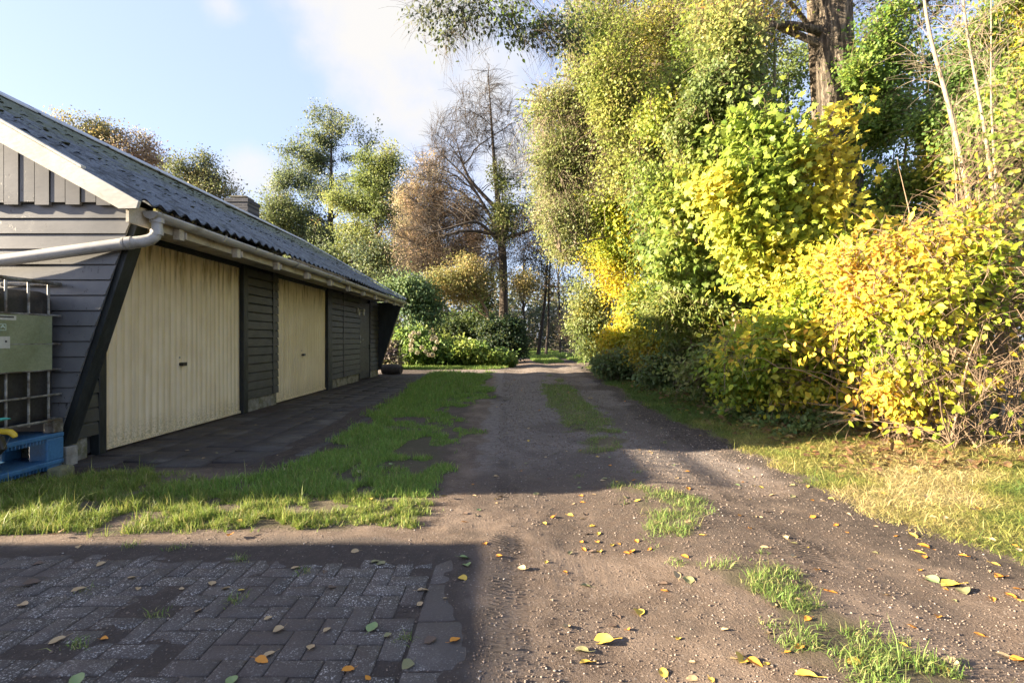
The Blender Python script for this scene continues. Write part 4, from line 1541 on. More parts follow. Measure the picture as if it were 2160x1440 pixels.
# --- big bare tree
Y = 28
bx = gx(1061, Y)
tree('bare_tree', 'large bare tree with a dark trunk and arching limbs at the end of the drive', 'tree',
     [([(bx, Y, -.05), (bx + .05, Y, gz(600, Y)), (bx - .12, Y, gz(500, Y)), (bx - .35, Y, gz(400, Y)), (gx(1045, Y), Y, gz(300, Y)), (gx(1035, Y), Y, gz(150, Y))], [.27, .23, .21, .13, .075, .02]),
      ([(bx - .12, Y, gz(500, Y)), (gx(1000, Y), Y - .4, gz(398, Y)), (gx(930, Y), Y - .8, gz(330, Y))], [.10, .07, .02]),
      ([(bx - .12, Y, gz(498, Y)), (gx(1000, Y), Y - .6, gz(490, Y)), (gx(950, Y), Y - 1.0, gz(500, Y)), (gx(905, Y), Y - 1.2, gz(530, Y))], [.11, .08, .05, .02]),
      ([(bx - .12, Y, gz(515, Y)), (gx(1010, Y), Y - .9, gz(470, Y)), (gx(960, Y), Y - 1.3, gz(490, Y)), (gx(890, Y), Y - 1.5, gz(510, Y))], [.11, .08, .05, .02]),
      ([(bx - .12, Y, gz(450, Y)), (gx(985, Y), Y + .3, gz(370, Y)), (gx(960, Y), Y + .4, gz(290, Y))], [.12, .08, .02]),
      ([(bx - .1, Y, gz(505, Y)), (gx(1100, Y), Y - .4, gz(495, Y)), (gx(1150, Y), Y - .6, gz(480, Y)), (gx(1190, Y), Y - .8, gz(500, Y))], [.12, .09, .06, .02])],
     env_px([(1020, 220, 60, 70), (970, 290, 70, 60), (930, 350, 60, 45), (1090, 300, 60, 90), (960, 430, 70, 60), (920, 500, 70, 60), (980, 550, 80, 45), (1110, 500, 80, 60), (900, 560, 60, 50), (875, 470, 55, 55), (890, 390, 50, 45)], Y, .8),
     None, 70, 1500, 0, .1, None, .35, 19, M_BARKM, .06, .5, .42, .25, 6, .28, twig_r=.015, shell=.2, limb_k=.34)
tree('ivy', 'green ivy clothing the upper trunk of the large bare tree', 'plant', [([(bx - .1, Y - .35, gz(520, Y)), (bx - .3, Y - .35, gz(330, Y))], [.03, .02])],
     env_px([(1068, 480, 36, 32), (1062, 430, 26, 45), (1052, 370, 18, 40), (1075, 455, 34, 30), (1100, 400, 40, 36)], Y, .6), 'diamond', 0, 330, 22, .12, OLIVE[:3] + [((.13, .17, .04), 2)], .3, 20, M_BARKG, .25, .5, 0, .1, 0, .22, min_z=-20)
# --- small trees and shrubs at the end of the drive
Y = 26
tree('small_tree', 'crooked small tree with ochre leaves just left of the bare trunk', 'tree',
     [([(gx(1034, Y), Y, -.05), (gx(1030, Y), Y, gz(660, Y)), (gx(1008, Y), Y, gz(620, Y)), (gx(985, Y), Y, gz(585, Y))], [.09, .08, .07, .03])],
     env_px([(1000, 590, 38, 34), (950, 598, 50, 36), (912, 590, 38, 30), (980, 560, 40, 24), (1104, 600, 20, 34)], Y, .9), 'diamond', 16, 560, 42, .085, OCHRE + [((.20, .20, .06), 2)], .5, 22, M_TWIG, .3, .6, .2, .25, 0, .28)
Y = 24.5
tree('weeping_tree', 'dark green weeping tree behind the garage end with a short black trunk', 'tree', [vstem(gx(866, Y), Y, gz(610, Y), .16)],
     env_px([(850, 620, 42, 32), (830, 640, 32, 40), (885, 625, 40, 30), (900, 655, 28, 40), (860, 600, 50, 22)], Y, .9), 'oval', 16, 460, 22, .13, [((.06, .12, .055), 2), ((.085, .155, .065), 2), ((.13, .20, .08), 1.3)], .9, 23, M_BARKD, .45, .4, .3, .2, 0, .26, min_z=.9)
Y = 29
tree('dark_holly', 'dark evergreen column beside the bare trunk, half hidden by the small ochre tree', 'tree', [vstem(gx(1020, Y), Y, gz(620, Y), .1)],
     env_px([(1018, 650, 22, 40), (1000, 690, 40, 25), (960, 700, 60, 18)], Y), 'diamond', 8, 260, 40, .13, G_DK, .3, 24, M_BARKD, .1, .1, .2, .2, 0, .25)
Y = 24
tree('evergreen_bush', 'rounded dark glossy evergreen bush where the lane bends away', 'bush', [vstem(gx(1062, Y), Y, gz(690, Y), .07), vstem(gx(1075, Y), Y, gz(695, Y), .06, (.3, 0)), vstem(gx(1045, Y), Y, gz(695, Y), .06, (-.3, 0))],
     env_px([(1060, 712, 46, 40), (1085, 700, 24, 30), (1035, 695, 28, 24), (1065, 740, 45, 22)], Y, .9), 'oval', 18, 520, 44, .10, [((.016, .040, .018), 2), ((.024, .055, .024), 2), ((.04, .075, .032), 1)], .3, 25, M_BARKD, .05, .1, .2, .3, 0, .17)
Y = 20.6
hyd = tree('hydrangea', 'broad leafy hydrangea with faded cream flower heads beyond the garage', 'bush',
     [vstem(gx(px, Y), Y + dy, gz(705, Y), .02, (dx, 0)) for px, dy, dx in ((850, .2, -.3), (880, 0, 0), (905, -.2, .1), (930, .1, .2), (955, .2, .3))],
     env_px([(870, 725, 40, 32), (915, 722, 48, 32), (960, 735, 42, 24), (890, 745, 60, 20), (850, 745, 26, 24)], Y, .8), 'oval', 26, 620, 26, .13, [((.12, .20, .04), 2), ((.18, .27, .05), 2), ((.27, .33, .07), 1.5)], .3, 26, M_TWIG, .12, .1, .3, .2, 0, .12, group=None)
g = np.random.default_rng(77)
for px, py in ((866, 709), (872, 702), (871, 718), (883, 703), (889, 733), (880, 743), (897, 742), (912, 748), (916, 735), (905, 748), (912, 715), (921, 712), (923, 721), (867, 728), (868, 738)):
    c = at(px + g.normal(0, 1), py, 19.35 + g.normal(0, .08))
    n = 90
    d = unit(g.normal(size=(n, 3)))
    P = c + d * .085
    T = unit(np.cross(d, g.normal(size=(n, 3))))
    V, F_, C = leaf_arrays(P - T * .02, T, d, np.full(n, .05), pick([((.46, .42, .30), 2), ((.40, .33, .22), 1.5), ((.50, .40, .36), 1)], n, g), 'oval')
    np_mesh('flower_head', V, F_, M_LEAF, hyd, C)
Y = 20.3
tree('leafy_shrub', 'low green leafy shrub in front of the dark evergreen bush', 'bush',
     [vstem(gx(px, Y), Y, gz(735, Y), .014, (dx, -.1)) for px, dx in ((990, -.2), (1015, 0), (1040, .2), (1065, .3), (970, -.3))],
     env_px([(990, 748, 40, 24), (1030, 750, 42, 22), (1065, 758, 28, 14), (960, 752, 30, 20)], Y, .7), 'oval', 20, 420, 26, .13, [((.11, .19, .04), 2), ((.17, .255, .05), 2), ((.25, .31, .06), 1)], .2, 27, M_TWIG, .1, .05, .3, .2, 0, .11)
Y = 18.6
tree('faded_shrub', 'small half bare shrub with mauve grey flower heads at the garage corner', 'bush', [vstem(gx(824, Y), Y, gz(715, Y), .012), vstem(gx(815, Y), Y, gz(720, Y), .012, (-.15, 0))],
     env_px([(822, 735, 16, 24), (828, 762, 24, 12), (812, 750, 16, 18)], Y, .9), 'oval', 10, 150, 20, .10, [((.10, .11, .06), 2), ((.20, .17, .15), 1.5), ((.33, .27, .29), 1)], .3, 28, M_TWIG, .1, .05, .3, .2, 2, .10)
# --- beyond the lane
Y = 34
for i, (px, lean, r, lab) in enumerate(((1135, .9, .13, 'slanting dark thin tree beyond the lane, leaning right'), (1155, .5, .10, 'slender dark tree beyond the lane between the leaning one and the hedge'),
                                       (1192, -.2, .08, 'thin dark sapling beyond the lane close to the hedge'), (1112, -.1, .08, 'thin dark tree beyond the lane nearest the evergreen bush'))):
    tree('slender_tree', lab, 'tree', [vstem(gx(px, Y), Y + i * 1.5, gz(460, Y), r, (lean, 0))],
         env_px([(px + 20, 500, 40, 45), (px, 570, 45, 50), (px + 10, 450, 40, 40)], Y), 'diamond', 14, 230, 9, .13, [((.10, .085, .06), 2), ((.16, .12, .09), 1.5), ((.10, .12, .06), 1)], .3, 30 + i, M_BARKD, .4, .25, .3, .2, 3, .3, group='thin trees beyond the lane')
Y = 30
tree('dry_bush', 'pale dry leafless bush beside the lane at the foot of the hedge', 'bush', [vstem(gx(1205 + k * 6, Y), Y, gz(680, Y), .02, (.3 * (k - 2), 0)) for k in range(5)],
     env_px([(1205, 690, 38, 34), (1220, 720, 26, 34)], Y), None, 24, 320, 0, .1, None, .0, 35, M_TWIGP, .1, .05, .2, .2, 4, .16, twig_r=.011)


def thicket(name, label, x0, x1, y0, y1, h, n, pal, size, seed, thr=.42, kind='stuff', fs=.35, base=0.0):
    g = np.random.default_rng(seed)
    x, y = g.uniform(x0, x1, n * 3), g.uniform(y0, y1, n * 3)
    hh = h * (.45 + .9 * fbm(x * .35, y * .35, 0, seed, 3))
    z = base + hh * g.random(n * 3) ** .8
    k = fbm(x * fs * 2, y * fs * 2, z * fs * 2, seed + 3, 3) > thr
    x, y, z = x[k][:n], y[k][:n], z[k][:n]
    n = len(x)
    P = np.stack([x, y, z], -1)
    tone = fbm(x * .5, y * .5, z * .5, seed + 9, 2)
    C = pick(pal, n, g, tone.argsort().argsort() / n)
    V, F_, C = leaf_arrays(P, g.normal(0, .8, (n, 3)) + np.array([0, 0, -.2]), g.normal(0, .6, (n, 3)) + np.array([0, 0, .8]), size * g.uniform(.6, 1.5, n), C, 'diamond')
    W = Geo()
    ns = max(6, int((x1 - x0) * (y1 - y0) * .25))
    sx_, sy_ = g.uniform(x0, x1, ns), g.uniform(y0, y1, ns)
    b = np.stack([sx_, sy_, np.full(ns, base - .1)], -1)
    e = b + np.stack([g.normal(0, .4, ns), g.normal(0, .4, ns), h * g.uniform(.5, 1.1, ns)], -1)
    PV = bez(b, (b + e) / 2 + g.normal(0, .2, (ns, 3)), e, 5)
    o = np_mesh(name, V, F_, M_LEAF, None, C)
    tag(o, label, 'undergrowth', None, kind)
    return o


thicket('far_wood', 'hazy far woodland closing the view beyond the lane', -26, 18, 58, 74, 8.5, 24000, [((.07, .085, .06), 2), ((.12, .12, .085), 2), ((.20, .15, .10), 1)], .42, 51, .50)
thicket('lane_thicket', 'dark mixed undergrowth beyond the bend of the lane', -7, 7.5, 44, 50, 4.2, 16000, [((.06, .08, .055), 2), ((.11, .10, .075), 2), ((.17, .13, .095), 1)], .2, 52, .42)
thicket('left_thicket', 'dark green undergrowth behind the hydrangea', -13, -1.2, 27, 32, 2.6, 12000, G_DK, .16, 53, .36)

# ================================================================== HEDGE side, right of the track
def shrub(name, label, cx, cy, blobs, leaf, n_twig, lpt, size, pal, seed, stems=5, h=1.5, spread=.5, droop=.3, bark=None, gap=.15, clump=.13, group=None, twiglets=0, n_limb=18, r=.02, min_z=.06, flat=.5, cat='bush', twig_r=.006, shell=.3):
    g = np.random.default_rng(seed + 500)
    st = [vstem(cx + g.normal(0, .12 * spread * 2), cy + g.normal(0, .15), h * g.uniform(.75, 1.1), r, (g.normal(0, spread), g.normal(0, spread * .6))) for _ in range(stems)]
    return tree(name, label, cat, st, blobs, leaf, n_limb, n_twig, lpt, size, pal, droop, seed, bark or M_TWIG, gap, .9, .1, .25, twiglets, clump, twig_r, group, .3, flat, 6, .9, shell, min_z=min_z)


# near yellow shrub
shrub('yellow_shrub', 'big leaved yellow shrub nearest the camera at the right edge', 4.05, 5.0,
      [(3.35, 5.4, 1.25, .75, .5, .5), (4.2, 5.1, 1.5, .85, .5, .4), (4.75, 5.2, 1.85, .55, .4, .3), (3.75, 5.05, .8, .7, .45, .35), (3.0, 5.9, .75, .5, .5, .45), (3.9, 5.4, 1.9, .6, .4, .3), (5.05, 5.2, 1.45, .5, .4, .5), (4.6, 5.3, 2.15, .6, .35, .3)],
      'oval', 1050, 11, .068, [((.26, .36, .035), 1.5), ((.40, .44, .04), 2.2), ((.56, .50, .045), 2.4), ((.64, .50, .055), 1.2), ((.60, .34, .05), .25)], 101, 7, 1.6, .45, .45, M_TWIG, .42, .095, twiglets=2, r=.014, flat=.45)
shrub('lime_shrub', 'lime green shrub with smaller leaves just behind the yellow one', 3.75, 6.4,
      [(3.5, 6.3, 1.4, .8, .5, .7), (4.3, 6.2, 1.7, .8, .5, .7), (3.2, 6.7, .8, .6, .5, .5), (3.9, 6.3, .7, .9, .4, .4)],
      'oval', 720, 18, .066, [((.17, .26, .03), 2), ((.28, .37, .035), 2), ((.44, .46, .045), 1.8), ((.58, .49, .05), .9)], 102, 6, 1.8, .4, .35, M_TWIG, .28, .11, r=.014)
# brown brambles at the right edge
shrub('bramble', 'tangle of bare brown bramble stems at the right edge under the yellow leaves', 4.35, 4.75,
      [(4.45, 4.75, .65, .75, .35, .55), (4.9, 4.85, 1.3, .45, .35, .6), (3.9, 4.9, .45, .6, .3, .35)], 'oval', 330, 0.45, .075, YEL, 103, 12, 1.2, .55, .5, M_TWIG, .15, .10, None, 5, 40, .009, twig_r=.006, shell=.1)
shrub('dry_thicket', 'pale tangled twigs with a few yellow leaves high at the right edge', 4.9, 5.3,
      [(4.9, 5.2, 2.5, .42, .35, .7), (5.15, 5.2, 3.3, .35, .35, .6), (4.65, 5.1, 2.0, .35, .3, .4)], 'oval', 230, 5, .07, [((.22, .30, .05), 3), ((.42, .38, .05), 1.5), ((.55, .33, .05), 1)], 104, 6, 3.4, .3, .5, M_TWIG, .15, .14, None, 3, 26, .014, twig_r=.005, shell=.1)
# slender bare saplings
for i, (p0, p1, p2, lab) in enumerate((((2068, 560), (2010, 180), (1955, 0), 'pale slender sapling leaning left in front of the hedge, top right'),
                                       ((2105, 540), (2085, 230), (2035, -30), 'thin pale sapling nearest the right edge, leaning slightly left'),
                                       ((2110, 500), (2095, 200), (2085, -30), 'straight thin sapling between the pale twigs at the right edge'))):
    Yq = 5.6 + .2 * i
    b, m_, e = at(*p0, Yq), at(*p1, Yq), at(*p2, Yq)
    base_ = (b[0] + .04, Yq, 0.02)
    tree('sapling', lab, 'tree', [([base_, tuple(b), tuple(m_), tuple(e), tuple(e + (e - m_) * .5)], [.026, .024, .021 - .006 * i, .015 - .004 * i, .006])],
         [(e[0] + .1, Yq, e[2] - .2, .6, .4, .8), (m_[0], Yq, m_[2], .45, .3, .5)], None, 6, 26, 0, .1, None, .3, 110 + i, M_TWIGP, .1, .8, .5, .3, 4, .12, twig_r=.004, limb_k=.12, group='bare saplings at the right edge', sides=8)
# maple saplings with big lobed leaves
Ym = 6.9
tree('maple', 'young maple with lime green and yellow lobed leaves in front of the thick trunk', 'tree',
     [([(3.95, Ym, 0), (4.0, Ym, 1.0), (3.9, Ym, 2.0), (3.6, Ym, 3.0), (3.5, Ym, 3.9)], [.035, .03, .026, .02, .008]),
      ([(4.0, Ym, 1.0), (4.2, Ym, 2.2), (4.45, Ym, 3.4)], [.025, .02, .008])],
     env_px([(1640, 290, 90, 85), (1560, 420, 90, 80), (1690, 400, 100, 90), (1740, 340, 45, 50), (1790, 500, 85, 70), (1620, 530, 100, 80), (1740, 580, 100, 70), (1830, 560, 70, 60), (1590, 230, 50, 60), (1800, 230, 30, 30)], Ym, .55),
     'maple', 30, 1150, 10, .080, LIME, .55, 120, M_TWIG, .34, .7, .2, .2, 0, .13, twig_r=.006, flat=.55, tone_scale=.8, limb_k=.25)
Ym = 8.2
tree('maple', 'greener maple sapling standing left of the lime and yellow one', 'tree',
     [([(3.75, Ym, 0), (3.7, Ym, 1.5), (3.3, Ym, 3.0), (3.2, Ym, 4.4)], [.035, .03, .02, .008])],
     env_px([(1470, 430, 80, 70), (1540, 340, 80, 70), (1500, 260, 60, 60), (1460, 540, 90, 60), (1560, 560, 80, 60)], Ym, .6),
     'maple', 24, 760, 11, .080, [((.15, .21, .04), 2), ((.21, .28, .05), 2), ((.34, .36, .06), 1.5)], .5, 121, M_TWIG, .3, .7, .2, .2, 0, .15, twig_r=.006, tone_scale=.8, limb_k=.25)
# yellow shrubs farther along
for i, (cx, cy, bl, pal_, lab) in enumerate((
        (3.75, 15.5, [(1300, 560, 55, 60), (1325, 640, 60, 60), (1275, 500, 45, 50), (1345, 700, 55, 55), (1290, 720, 35, 40)], YEL, 'golden yellow shrub halfway along the hedge'),
        (3.3, 18.5, [(1250, 590, 45, 80), (1240, 690, 40, 60), (1230, 500, 40, 60), (1265, 740, 35, 30)], G_YG + [((.36, .33, .05), 1)], 'yellow green shrub at the far end of the hedge before the lane'),
        (4.0, 13.5, [(1345, 480, 60, 60), (1320, 440, 60, 50)], YEL, 'golden leafed sapling rising above the yellow shrub in the hedge'),
        (3.9, 12.6, [(1390, 690, 45, 50), (1400, 740, 50, 40), (1370, 640, 40, 40)], [((.16, .22, .03), 1), ((.36, .35, .04), 2), ((.5, .38, .04), 1)], 'low yellow and green shrub right of the golden one'))):
    tree('yellow_bush', lab, 'bush', [vstem(cx + .15 * k, cy, gz(bl[0][1], cy), .03, (.2 * (k - 1), 0)) for k in range(3)], env_px(bl, cy, .7), 'diamond', 20, 620, 30, .085, pal_, .4, 130 + i, M_TWIG, .22, .5, .15, .25, 0, .2)
# mid green hedge bushes
for i, (cy, bl, pal_, sz, lab) in enumerate((
        (9.6, [(1480, 600, 95, 70), (1560, 650, 90, 70), (1440, 680, 80, 60), (1620, 600, 80, 70), (1500, 520, 80, 60)], G_MID + [((.22, .25, .06), 1.5)], .085, 'dense fresh green bush with narrow leaves in the middle of the hedge'),
        (8.3, [(1560, 760, 70, 50), (1480, 770, 60, 45), (1620, 730, 70, 60), (1590, 830, 60, 40), (1650, 800, 50, 50)], [((.13, .19, .06), 2), ((.19, .25, .07), 2), ((.28, .30, .09), 1.2)], .08, 'low dark green bush at the foot of the hedge behind the verge'),
        (11.0, [(1440, 760, 55, 40), (1400, 780, 45, 32), (1490, 790, 55, 40), (1460, 720, 60, 35)], [((.14, .19, .065), 2), ((.20, .235, .08), 2), ((.29, .29, .11), 1.2)], .085, 'low olive green bush at the foot of the hedge below the golden shrub'),
        (13.5, [(1340, 770, 45, 25), (1300, 765, 40, 22), (1370, 750, 45, 30)], [((.14, .19, .07), 2), ((.20, .235, .085), 2), ((.28, .26, .13), 1)], .09, 'small low bush under the golden shrub at the track edge'))):
    tree('hedge_bush', lab, 'bush', [vstem(gx(bl[0][0], cy) + .12 * k, cy, gz(bl[0][1], cy) * .9, .025, (.25 * (k - 1.5), 0)) for k in range(4)], env_px(bl, cy, .7), 'long' if i == 0 else 'oval', 24, 640, 30 if i == 0 else 20, sz * (1.35 if i == 0 else 1), pal_, .45, 140 + i, M_TWIG, .15, .6, .1, .25, 1, .15)
# big leafy trees of the hedge
Y = 14
tree('willow', 'large olive green willow arching over the track, left part of the hedge', 'tree',
     [([(5.2, Y, 0), (5.1, Y, 3), (4.6, Y, 5.5), (3.9, Y, 8), (3.4, Y, 10.5)], [.17, .15, .12, .09, .03]), ([(5.3, Y + .3, 0), (5.3, Y, 4), (5.6, Y, 8), (5.5, Y, 11)], [.13, .11, .08, .03])],
     env_px([(1200, 300, 95, 90), (1280, 180, 110, 100), (1380, 120, 110, 110), (1300, 60, 120, 90), (1180, 170, 80, 70), (1260, 400, 100, 90), (1380, 330, 110, 110), (1160, 380, 60, 80), (1440, 230, 90, 100), (1420, 0, 120, 80), (1190, 480, 55, 70)], Y, .6),
     'diamond', 46, 3000, 38, .070, OLIVE + [((.17, .25, .04), 2.5)], .45, 150, M_TWIGP, .42, .8, .3, .25, 3, .24, twig_r=.010, tone_scale=.6)
Y = 11.5
tree('hazel', 'green tall tree behind the maples filling the middle of the hedge', 'tree',
     [([(5.4, Y, 0), (5.1, Y, 3), (4.6, Y, 6), (4.4, Y, 9)], [.10, .085, .06, .02]), ([(5.0, Y, 0), (4.3, Y, 3.5), (3.6, Y, 6.5)], [.08, .06, .02]), ([(5.8, Y, 0), (5.9, Y, 4), (5.8, Y, 8.5)], [.08, .06, .02])],
     env_px([(1480, 330, 90, 90), (1560, 260, 80, 90), (1440, 430, 90, 80), (1520, 140, 60, 80), (1600, 420, 90, 90), (1420, 520, 70, 60)], Y, .7),
     'diamond', 26, 760, 26, .10, G_MID + [((.20, .22, .05), 1.2)], .5, 151, M_BARK, .38, .5, .25, .25, 0, .22)
Y = 20
tree('birch', 'yellowing far birch at the end of the hedge where the lane disappears', 'tree', [vstem(3.6, Y, gz(250, Y), .1, (-.3, 0))],
     env_px([(1190, 420, 60, 80), (1210, 530, 50, 70), (1180, 300, 50, 70), (1230, 360, 50, 80)], Y, .9), 'diamond', 22, 620, 26, .11, [((.08, .11, .04), 2), ((.13, .16, .05), 2), ((.24, .22, .08), 1)], .5, 152, M_BARKG, .42, .3, .2, .2, 0, .26)
Y = 12.6
tree('willow', 'second olive green willow filling the sky between the arching one and the oak', 'tree',
     [([(5.9, Y, 0), (5.8, Y, 3), (5.3, Y, 6), (4.9, Y, 10)], [.12, .10, .07, .02]), ([(6.2, Y, 0), (6.4, Y, 4), (6.6, Y, 9)], [.10, .08, .02])],
     env_px([(1480, 130, 110, 110), (1560, 60, 90, 80), (1440, 30, 110, 70), (1540, 220, 90, 90), (1420, 260, 90, 90), (1500, 380, 90, 90)], Y, .7),
     'diamond', 34, 1600, 36, .068, [((.15, .20, .045), 2), ((.20, .25, .05), 2), ((.29, .30, .075), 1.5), ((.44, .39, .07), .6)], .45, 155, M_TWIGP, .45, .8, .3, .25, 3, .24, twig_r=.009, tone_scale=.6)
Y = 24
tree('lime_tree', 'broad green tree filling the gap beyond the golden hedge shrubs', 'tree', [vstem(gx(1330, Y), Y, gz(300, Y), .16)],
     env_px([(1330, 420, 110, 90), (1260, 350, 90, 80), (1400, 380, 100, 90), (1280, 480, 90, 70), (1420, 500, 110, 70)], Y, .8),
     'diamond', 20, 620, 34, .15, G_MID, .4, 156, M_BARKD, .3, .4, .25, .25, 0, .3)
WALL = [(1225, 19, 380, 560, OLIVE, 'slim olive leafed tree in the hedge nearest the bend of the lane'),
        (1295, 16.8, 300, 520, [((.14, .20, .04), 2), ((.22, .27, .05), 2), ((.36, .36, .06), 1)], 'slim yellow green tree above the golden hedge shrub'),
        (1375, 15.2, 260, 600, [((.12, .18, .035), 2), ((.18, .24, .045), 2), ((.28, .29, .07), 1.2)], 'slim fresh green tree behind the low bushes in mid hedge'),
        (1455, 12.8, 200, 640, [((.14, .20, .035), 2), ((.22, .28, .045), 2), ((.34, .35, .06), 1.4)], 'slim light green tree behind the narrow leaved hedge bush'),
        (1535, 11.0, 120, 640, [((.16, .22, .035), 2), ((.26, .32, .04), 2), ((.44, .42, .05), 1.4)], 'slim yellowing tree left of the lime and yellow maple'),
        (1430, 8.8, 160, 520, [((.16, .22, .035), 2), ((.24, .30, .045), 2), ((.38, .38, .05), 1.3)], 'slim light olive tree filling the gap left of the maples'),
        (1500, 8.0, 60, 330, [((.13, .18, .05), 2), ((.19, .23, .065), 2), ((.32, .32, .09), .8)], 'thin olive green crown above the greener maple'),
        (1300, 12.0, 60, 420, [((.19, .23, .05), 2), ((.26, .29, .06), 2), ((.35, .34, .09), 1.3)], 'thin olive crown hanging in front of the large willow'),
        (1600, 9.6, 420, 720, [((.15, .23, .035), 2), ((.25, .33, .04), 2), ((.42, .43, .05), 1.5)], 'bushy light green sapling below the maple'),
        (1690, 8.6, 480, 760, [((.15, .24, .03), 2), ((.27, .36, .035), 2), ((.46, .46, .045), 1.5)], 'bushy lime sapling behind the yellow shrub'),
        (1900, 9.0, 60, 620, [((.09, .17, .035), 2), ((.14, .23, .04), 2), ((.24, .31, .05), 1)], 'leafy green tree just right of the oak trunk'),
        (2040, 8.0, 120, 560, [((.10, .17, .04), 2), ((.17, .25, .05), 2), ((.40, .38, .05), 1)], 'leafy green tree behind the tall pale saplings'),
        (2140, 7.4, -40, 420, [((.12, .19, .04), 2), ((.19, .26, .05), 2), ((.45, .40, .05), .8)], 'leafy green tree at the very right edge')]
for i, (px, Yw, t0, t1, pal_, lab) in enumerate(WALL):
    gw = np.random.default_rng(700 + i)
    bl = []
    py = t0
    while py < t1:
        bl.append((px + gw.normal(0, 22), py, 62 + gw.uniform(-10, 25), 58 + gw.uniform(-8, 14)))
        py += 72
    x_ = gx(px, Yw)
    xb = max(x_, float(right_edge(Yw)) + 1.7 + .3 * (i % 3))
    bl += [(b_[0] + gw.normal(0, 60), b_[1] + gw.normal(0, 40), b_[2] * .7, b_[3] * .7) for b_ in bl[::2]]
    tree('hedge_tree', lab, 'tree', [vstem(xb + .2, Yw + .5, gz(t0, Yw), .045, (x_ - xb, -.4)), vstem(xb - .05, Yw + .4, gz(t0, Yw) * .8, .035, ((x_ - xb) * .8, -.3))],
         env_px(bl, Yw, .8), 'diamond', 24, int(120 * len(bl)), 33, .05 + .0017 * Yw, pal_, .45, 170 + i, M_TWIG, .58 if px > 1800 or px == 1500 else .44, .9, .12, .22, 1, .07 + .008 * Yw, group='slim trees making up the hedge', tone_scale=.8)
# drooping branch over the track
Y = 8.6
tree('overhanging_birch', 'birch whose leafy branches droop into the picture over the track, top middle', 'tree',
     [([(6.9, 11.2, 0), (6.8, 11, 4), (6.3, 10.5, 8), (6.0, 10, 11.5)], [.12, .10, .08, .03]),
      ([(6.3, 10.5, 8.0), (4.2, 9.6, 8.6), (2.2, 9, 8.2), (.6, Y, 7.5), (-.6, Y, 6.9)], [.05, .04, .028, .018, .006]),
      ([(6.4, 10.6, 7.4), (4.5, 9.6, 8.4), (2.5, 9.0, 8.3), (-.2, Y, 7.9), (-1.5, Y, 7.0)], [.05, .04, .028, .016, .006])],
     env_px([(900, 20, 42, 45), (960, 30, 50, 55), (1040, 40, 55, 70), (1110, 30, 60, 75), (1180, 60, 60, 60), (930, 80, 35, 35)], Y, .7),
     'oval', 22, 330, 8, .062, [((.065, .085, .06), 2.5), ((.085, .12, .05), 2), ((.17, .27, .03), 1)], 1.1, 153, M_BARK, .3, .8, .65, -.05, 3, .13, twig_r=.005, limb_k=.1, flat=.9)
# the thick oak
Y = 9.8
ox = gx(1765, Y)
tree('oak_tree', 'thick ridged oak trunk rising out of the top of the frame behind the maple', 'tree',
     [([(ox + .25, Y, -.1), (ox + .2, Y, 2.5), (ox + .05, Y, 5), (ox - .05, Y, 8), (ox, Y, 12), (ox, Y, 15)], [.46, .37, .335, .305, .26, .2]),
      ([(ox, Y, 6.9), (gx(1620, Y), Y - .3, gz(65, Y)), (gx(1520, Y), Y - .6, gz(130, Y)), (gx(1440, Y), Y - .8, gz(185, Y))], [.085, .06, .042, .015]),
      ([(ox, Y, 6.6), (gx(1650, Y), Y - .1, gz(72, Y)), (gx(1560, Y), Y, gz(20, Y)), (gx(1480, Y), Y, gz(60, Y))], [.08, .055, .035, .012]),
      ([(ox + .1, Y, 6.3), (gx(1830, Y), Y - .2, gz(95, Y)), (gx(1890, Y), Y, gz(45, Y)), (gx(1990, Y), Y, gz(-20, Y))], [.085, .07, .05, .02])],
     env_px([(1600, 40, 110, 60), (1650, -30, 110, 60), (1900, 0, 140, 60), (1520, 30, 80, 60), (1980, 60, 100, 70)], Y, .8),
     'oval', 22, 420, 5, .07, [((.12, .17, .04), 2), ((.26, .27, .05), 1.5), ((.48, .38, .05), 1.6), ((.55, .33, .05), .6)], .6, 154, M_OAK, .3, .5, .55, .1, 4, .2, twig_r=.006, limb_k=.15, sides=24, shell=.1)
# trees behind the oak
for i, (px, Yb, bl, pal_, lab) in enumerate((
        (1950, 15, [(1930, 330, 110, 130), (2040, 300, 100, 140), (1900, 480, 110, 90), (2060, 480, 110, 100), (1980, 180, 110, 90), (1850, 200, 60, 100)], [((.045, .10, .035), 2), ((.07, .14, .04), 2), ((.12, .19, .05), 1.3)], 'deep green leafy tree behind the hedge right of the thick oak trunk'),
        (2130, 14, [(2150, 150, 90, 140), (2200, 350, 100, 160), (2130, 40, 90, 80)], [((.05, .10, .04), 2), ((.085, .14, .045), 2), ((.14, .19, .06), 1.2)], 'dark green tree at the far right behind the bare saplings'),
        (1660, 17, [(1640, 330, 90, 130), (1560, 250, 80, 110), (1700, 180, 70, 120), (1600, 480, 110, 90)], [((.07, .13, .035), 2), ((.11, .17, .045), 2), ((.17, .22, .055), 1.3)], 'green tree behind the hedge just left of the oak trunk'))):
    tree('leafy_tree', lab, 'tree', [vstem(gx(px, Yb), Yb, gz(60, Yb), .14)], env_px(bl, Yb, .8), 'diamond', 26, 700, 24, .12, pal_, .4, 160 + i, M_BARKD, .55, .6, .2, .25, 1, .26, group='trees standing behind the hedge')
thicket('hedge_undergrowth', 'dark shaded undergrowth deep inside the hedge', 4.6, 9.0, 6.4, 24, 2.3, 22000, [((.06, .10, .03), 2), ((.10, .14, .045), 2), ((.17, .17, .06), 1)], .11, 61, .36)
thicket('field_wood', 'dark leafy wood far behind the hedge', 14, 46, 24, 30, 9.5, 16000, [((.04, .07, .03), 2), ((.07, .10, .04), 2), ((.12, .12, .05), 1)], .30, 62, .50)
g = np.random.default_rng(93)
n = 9000
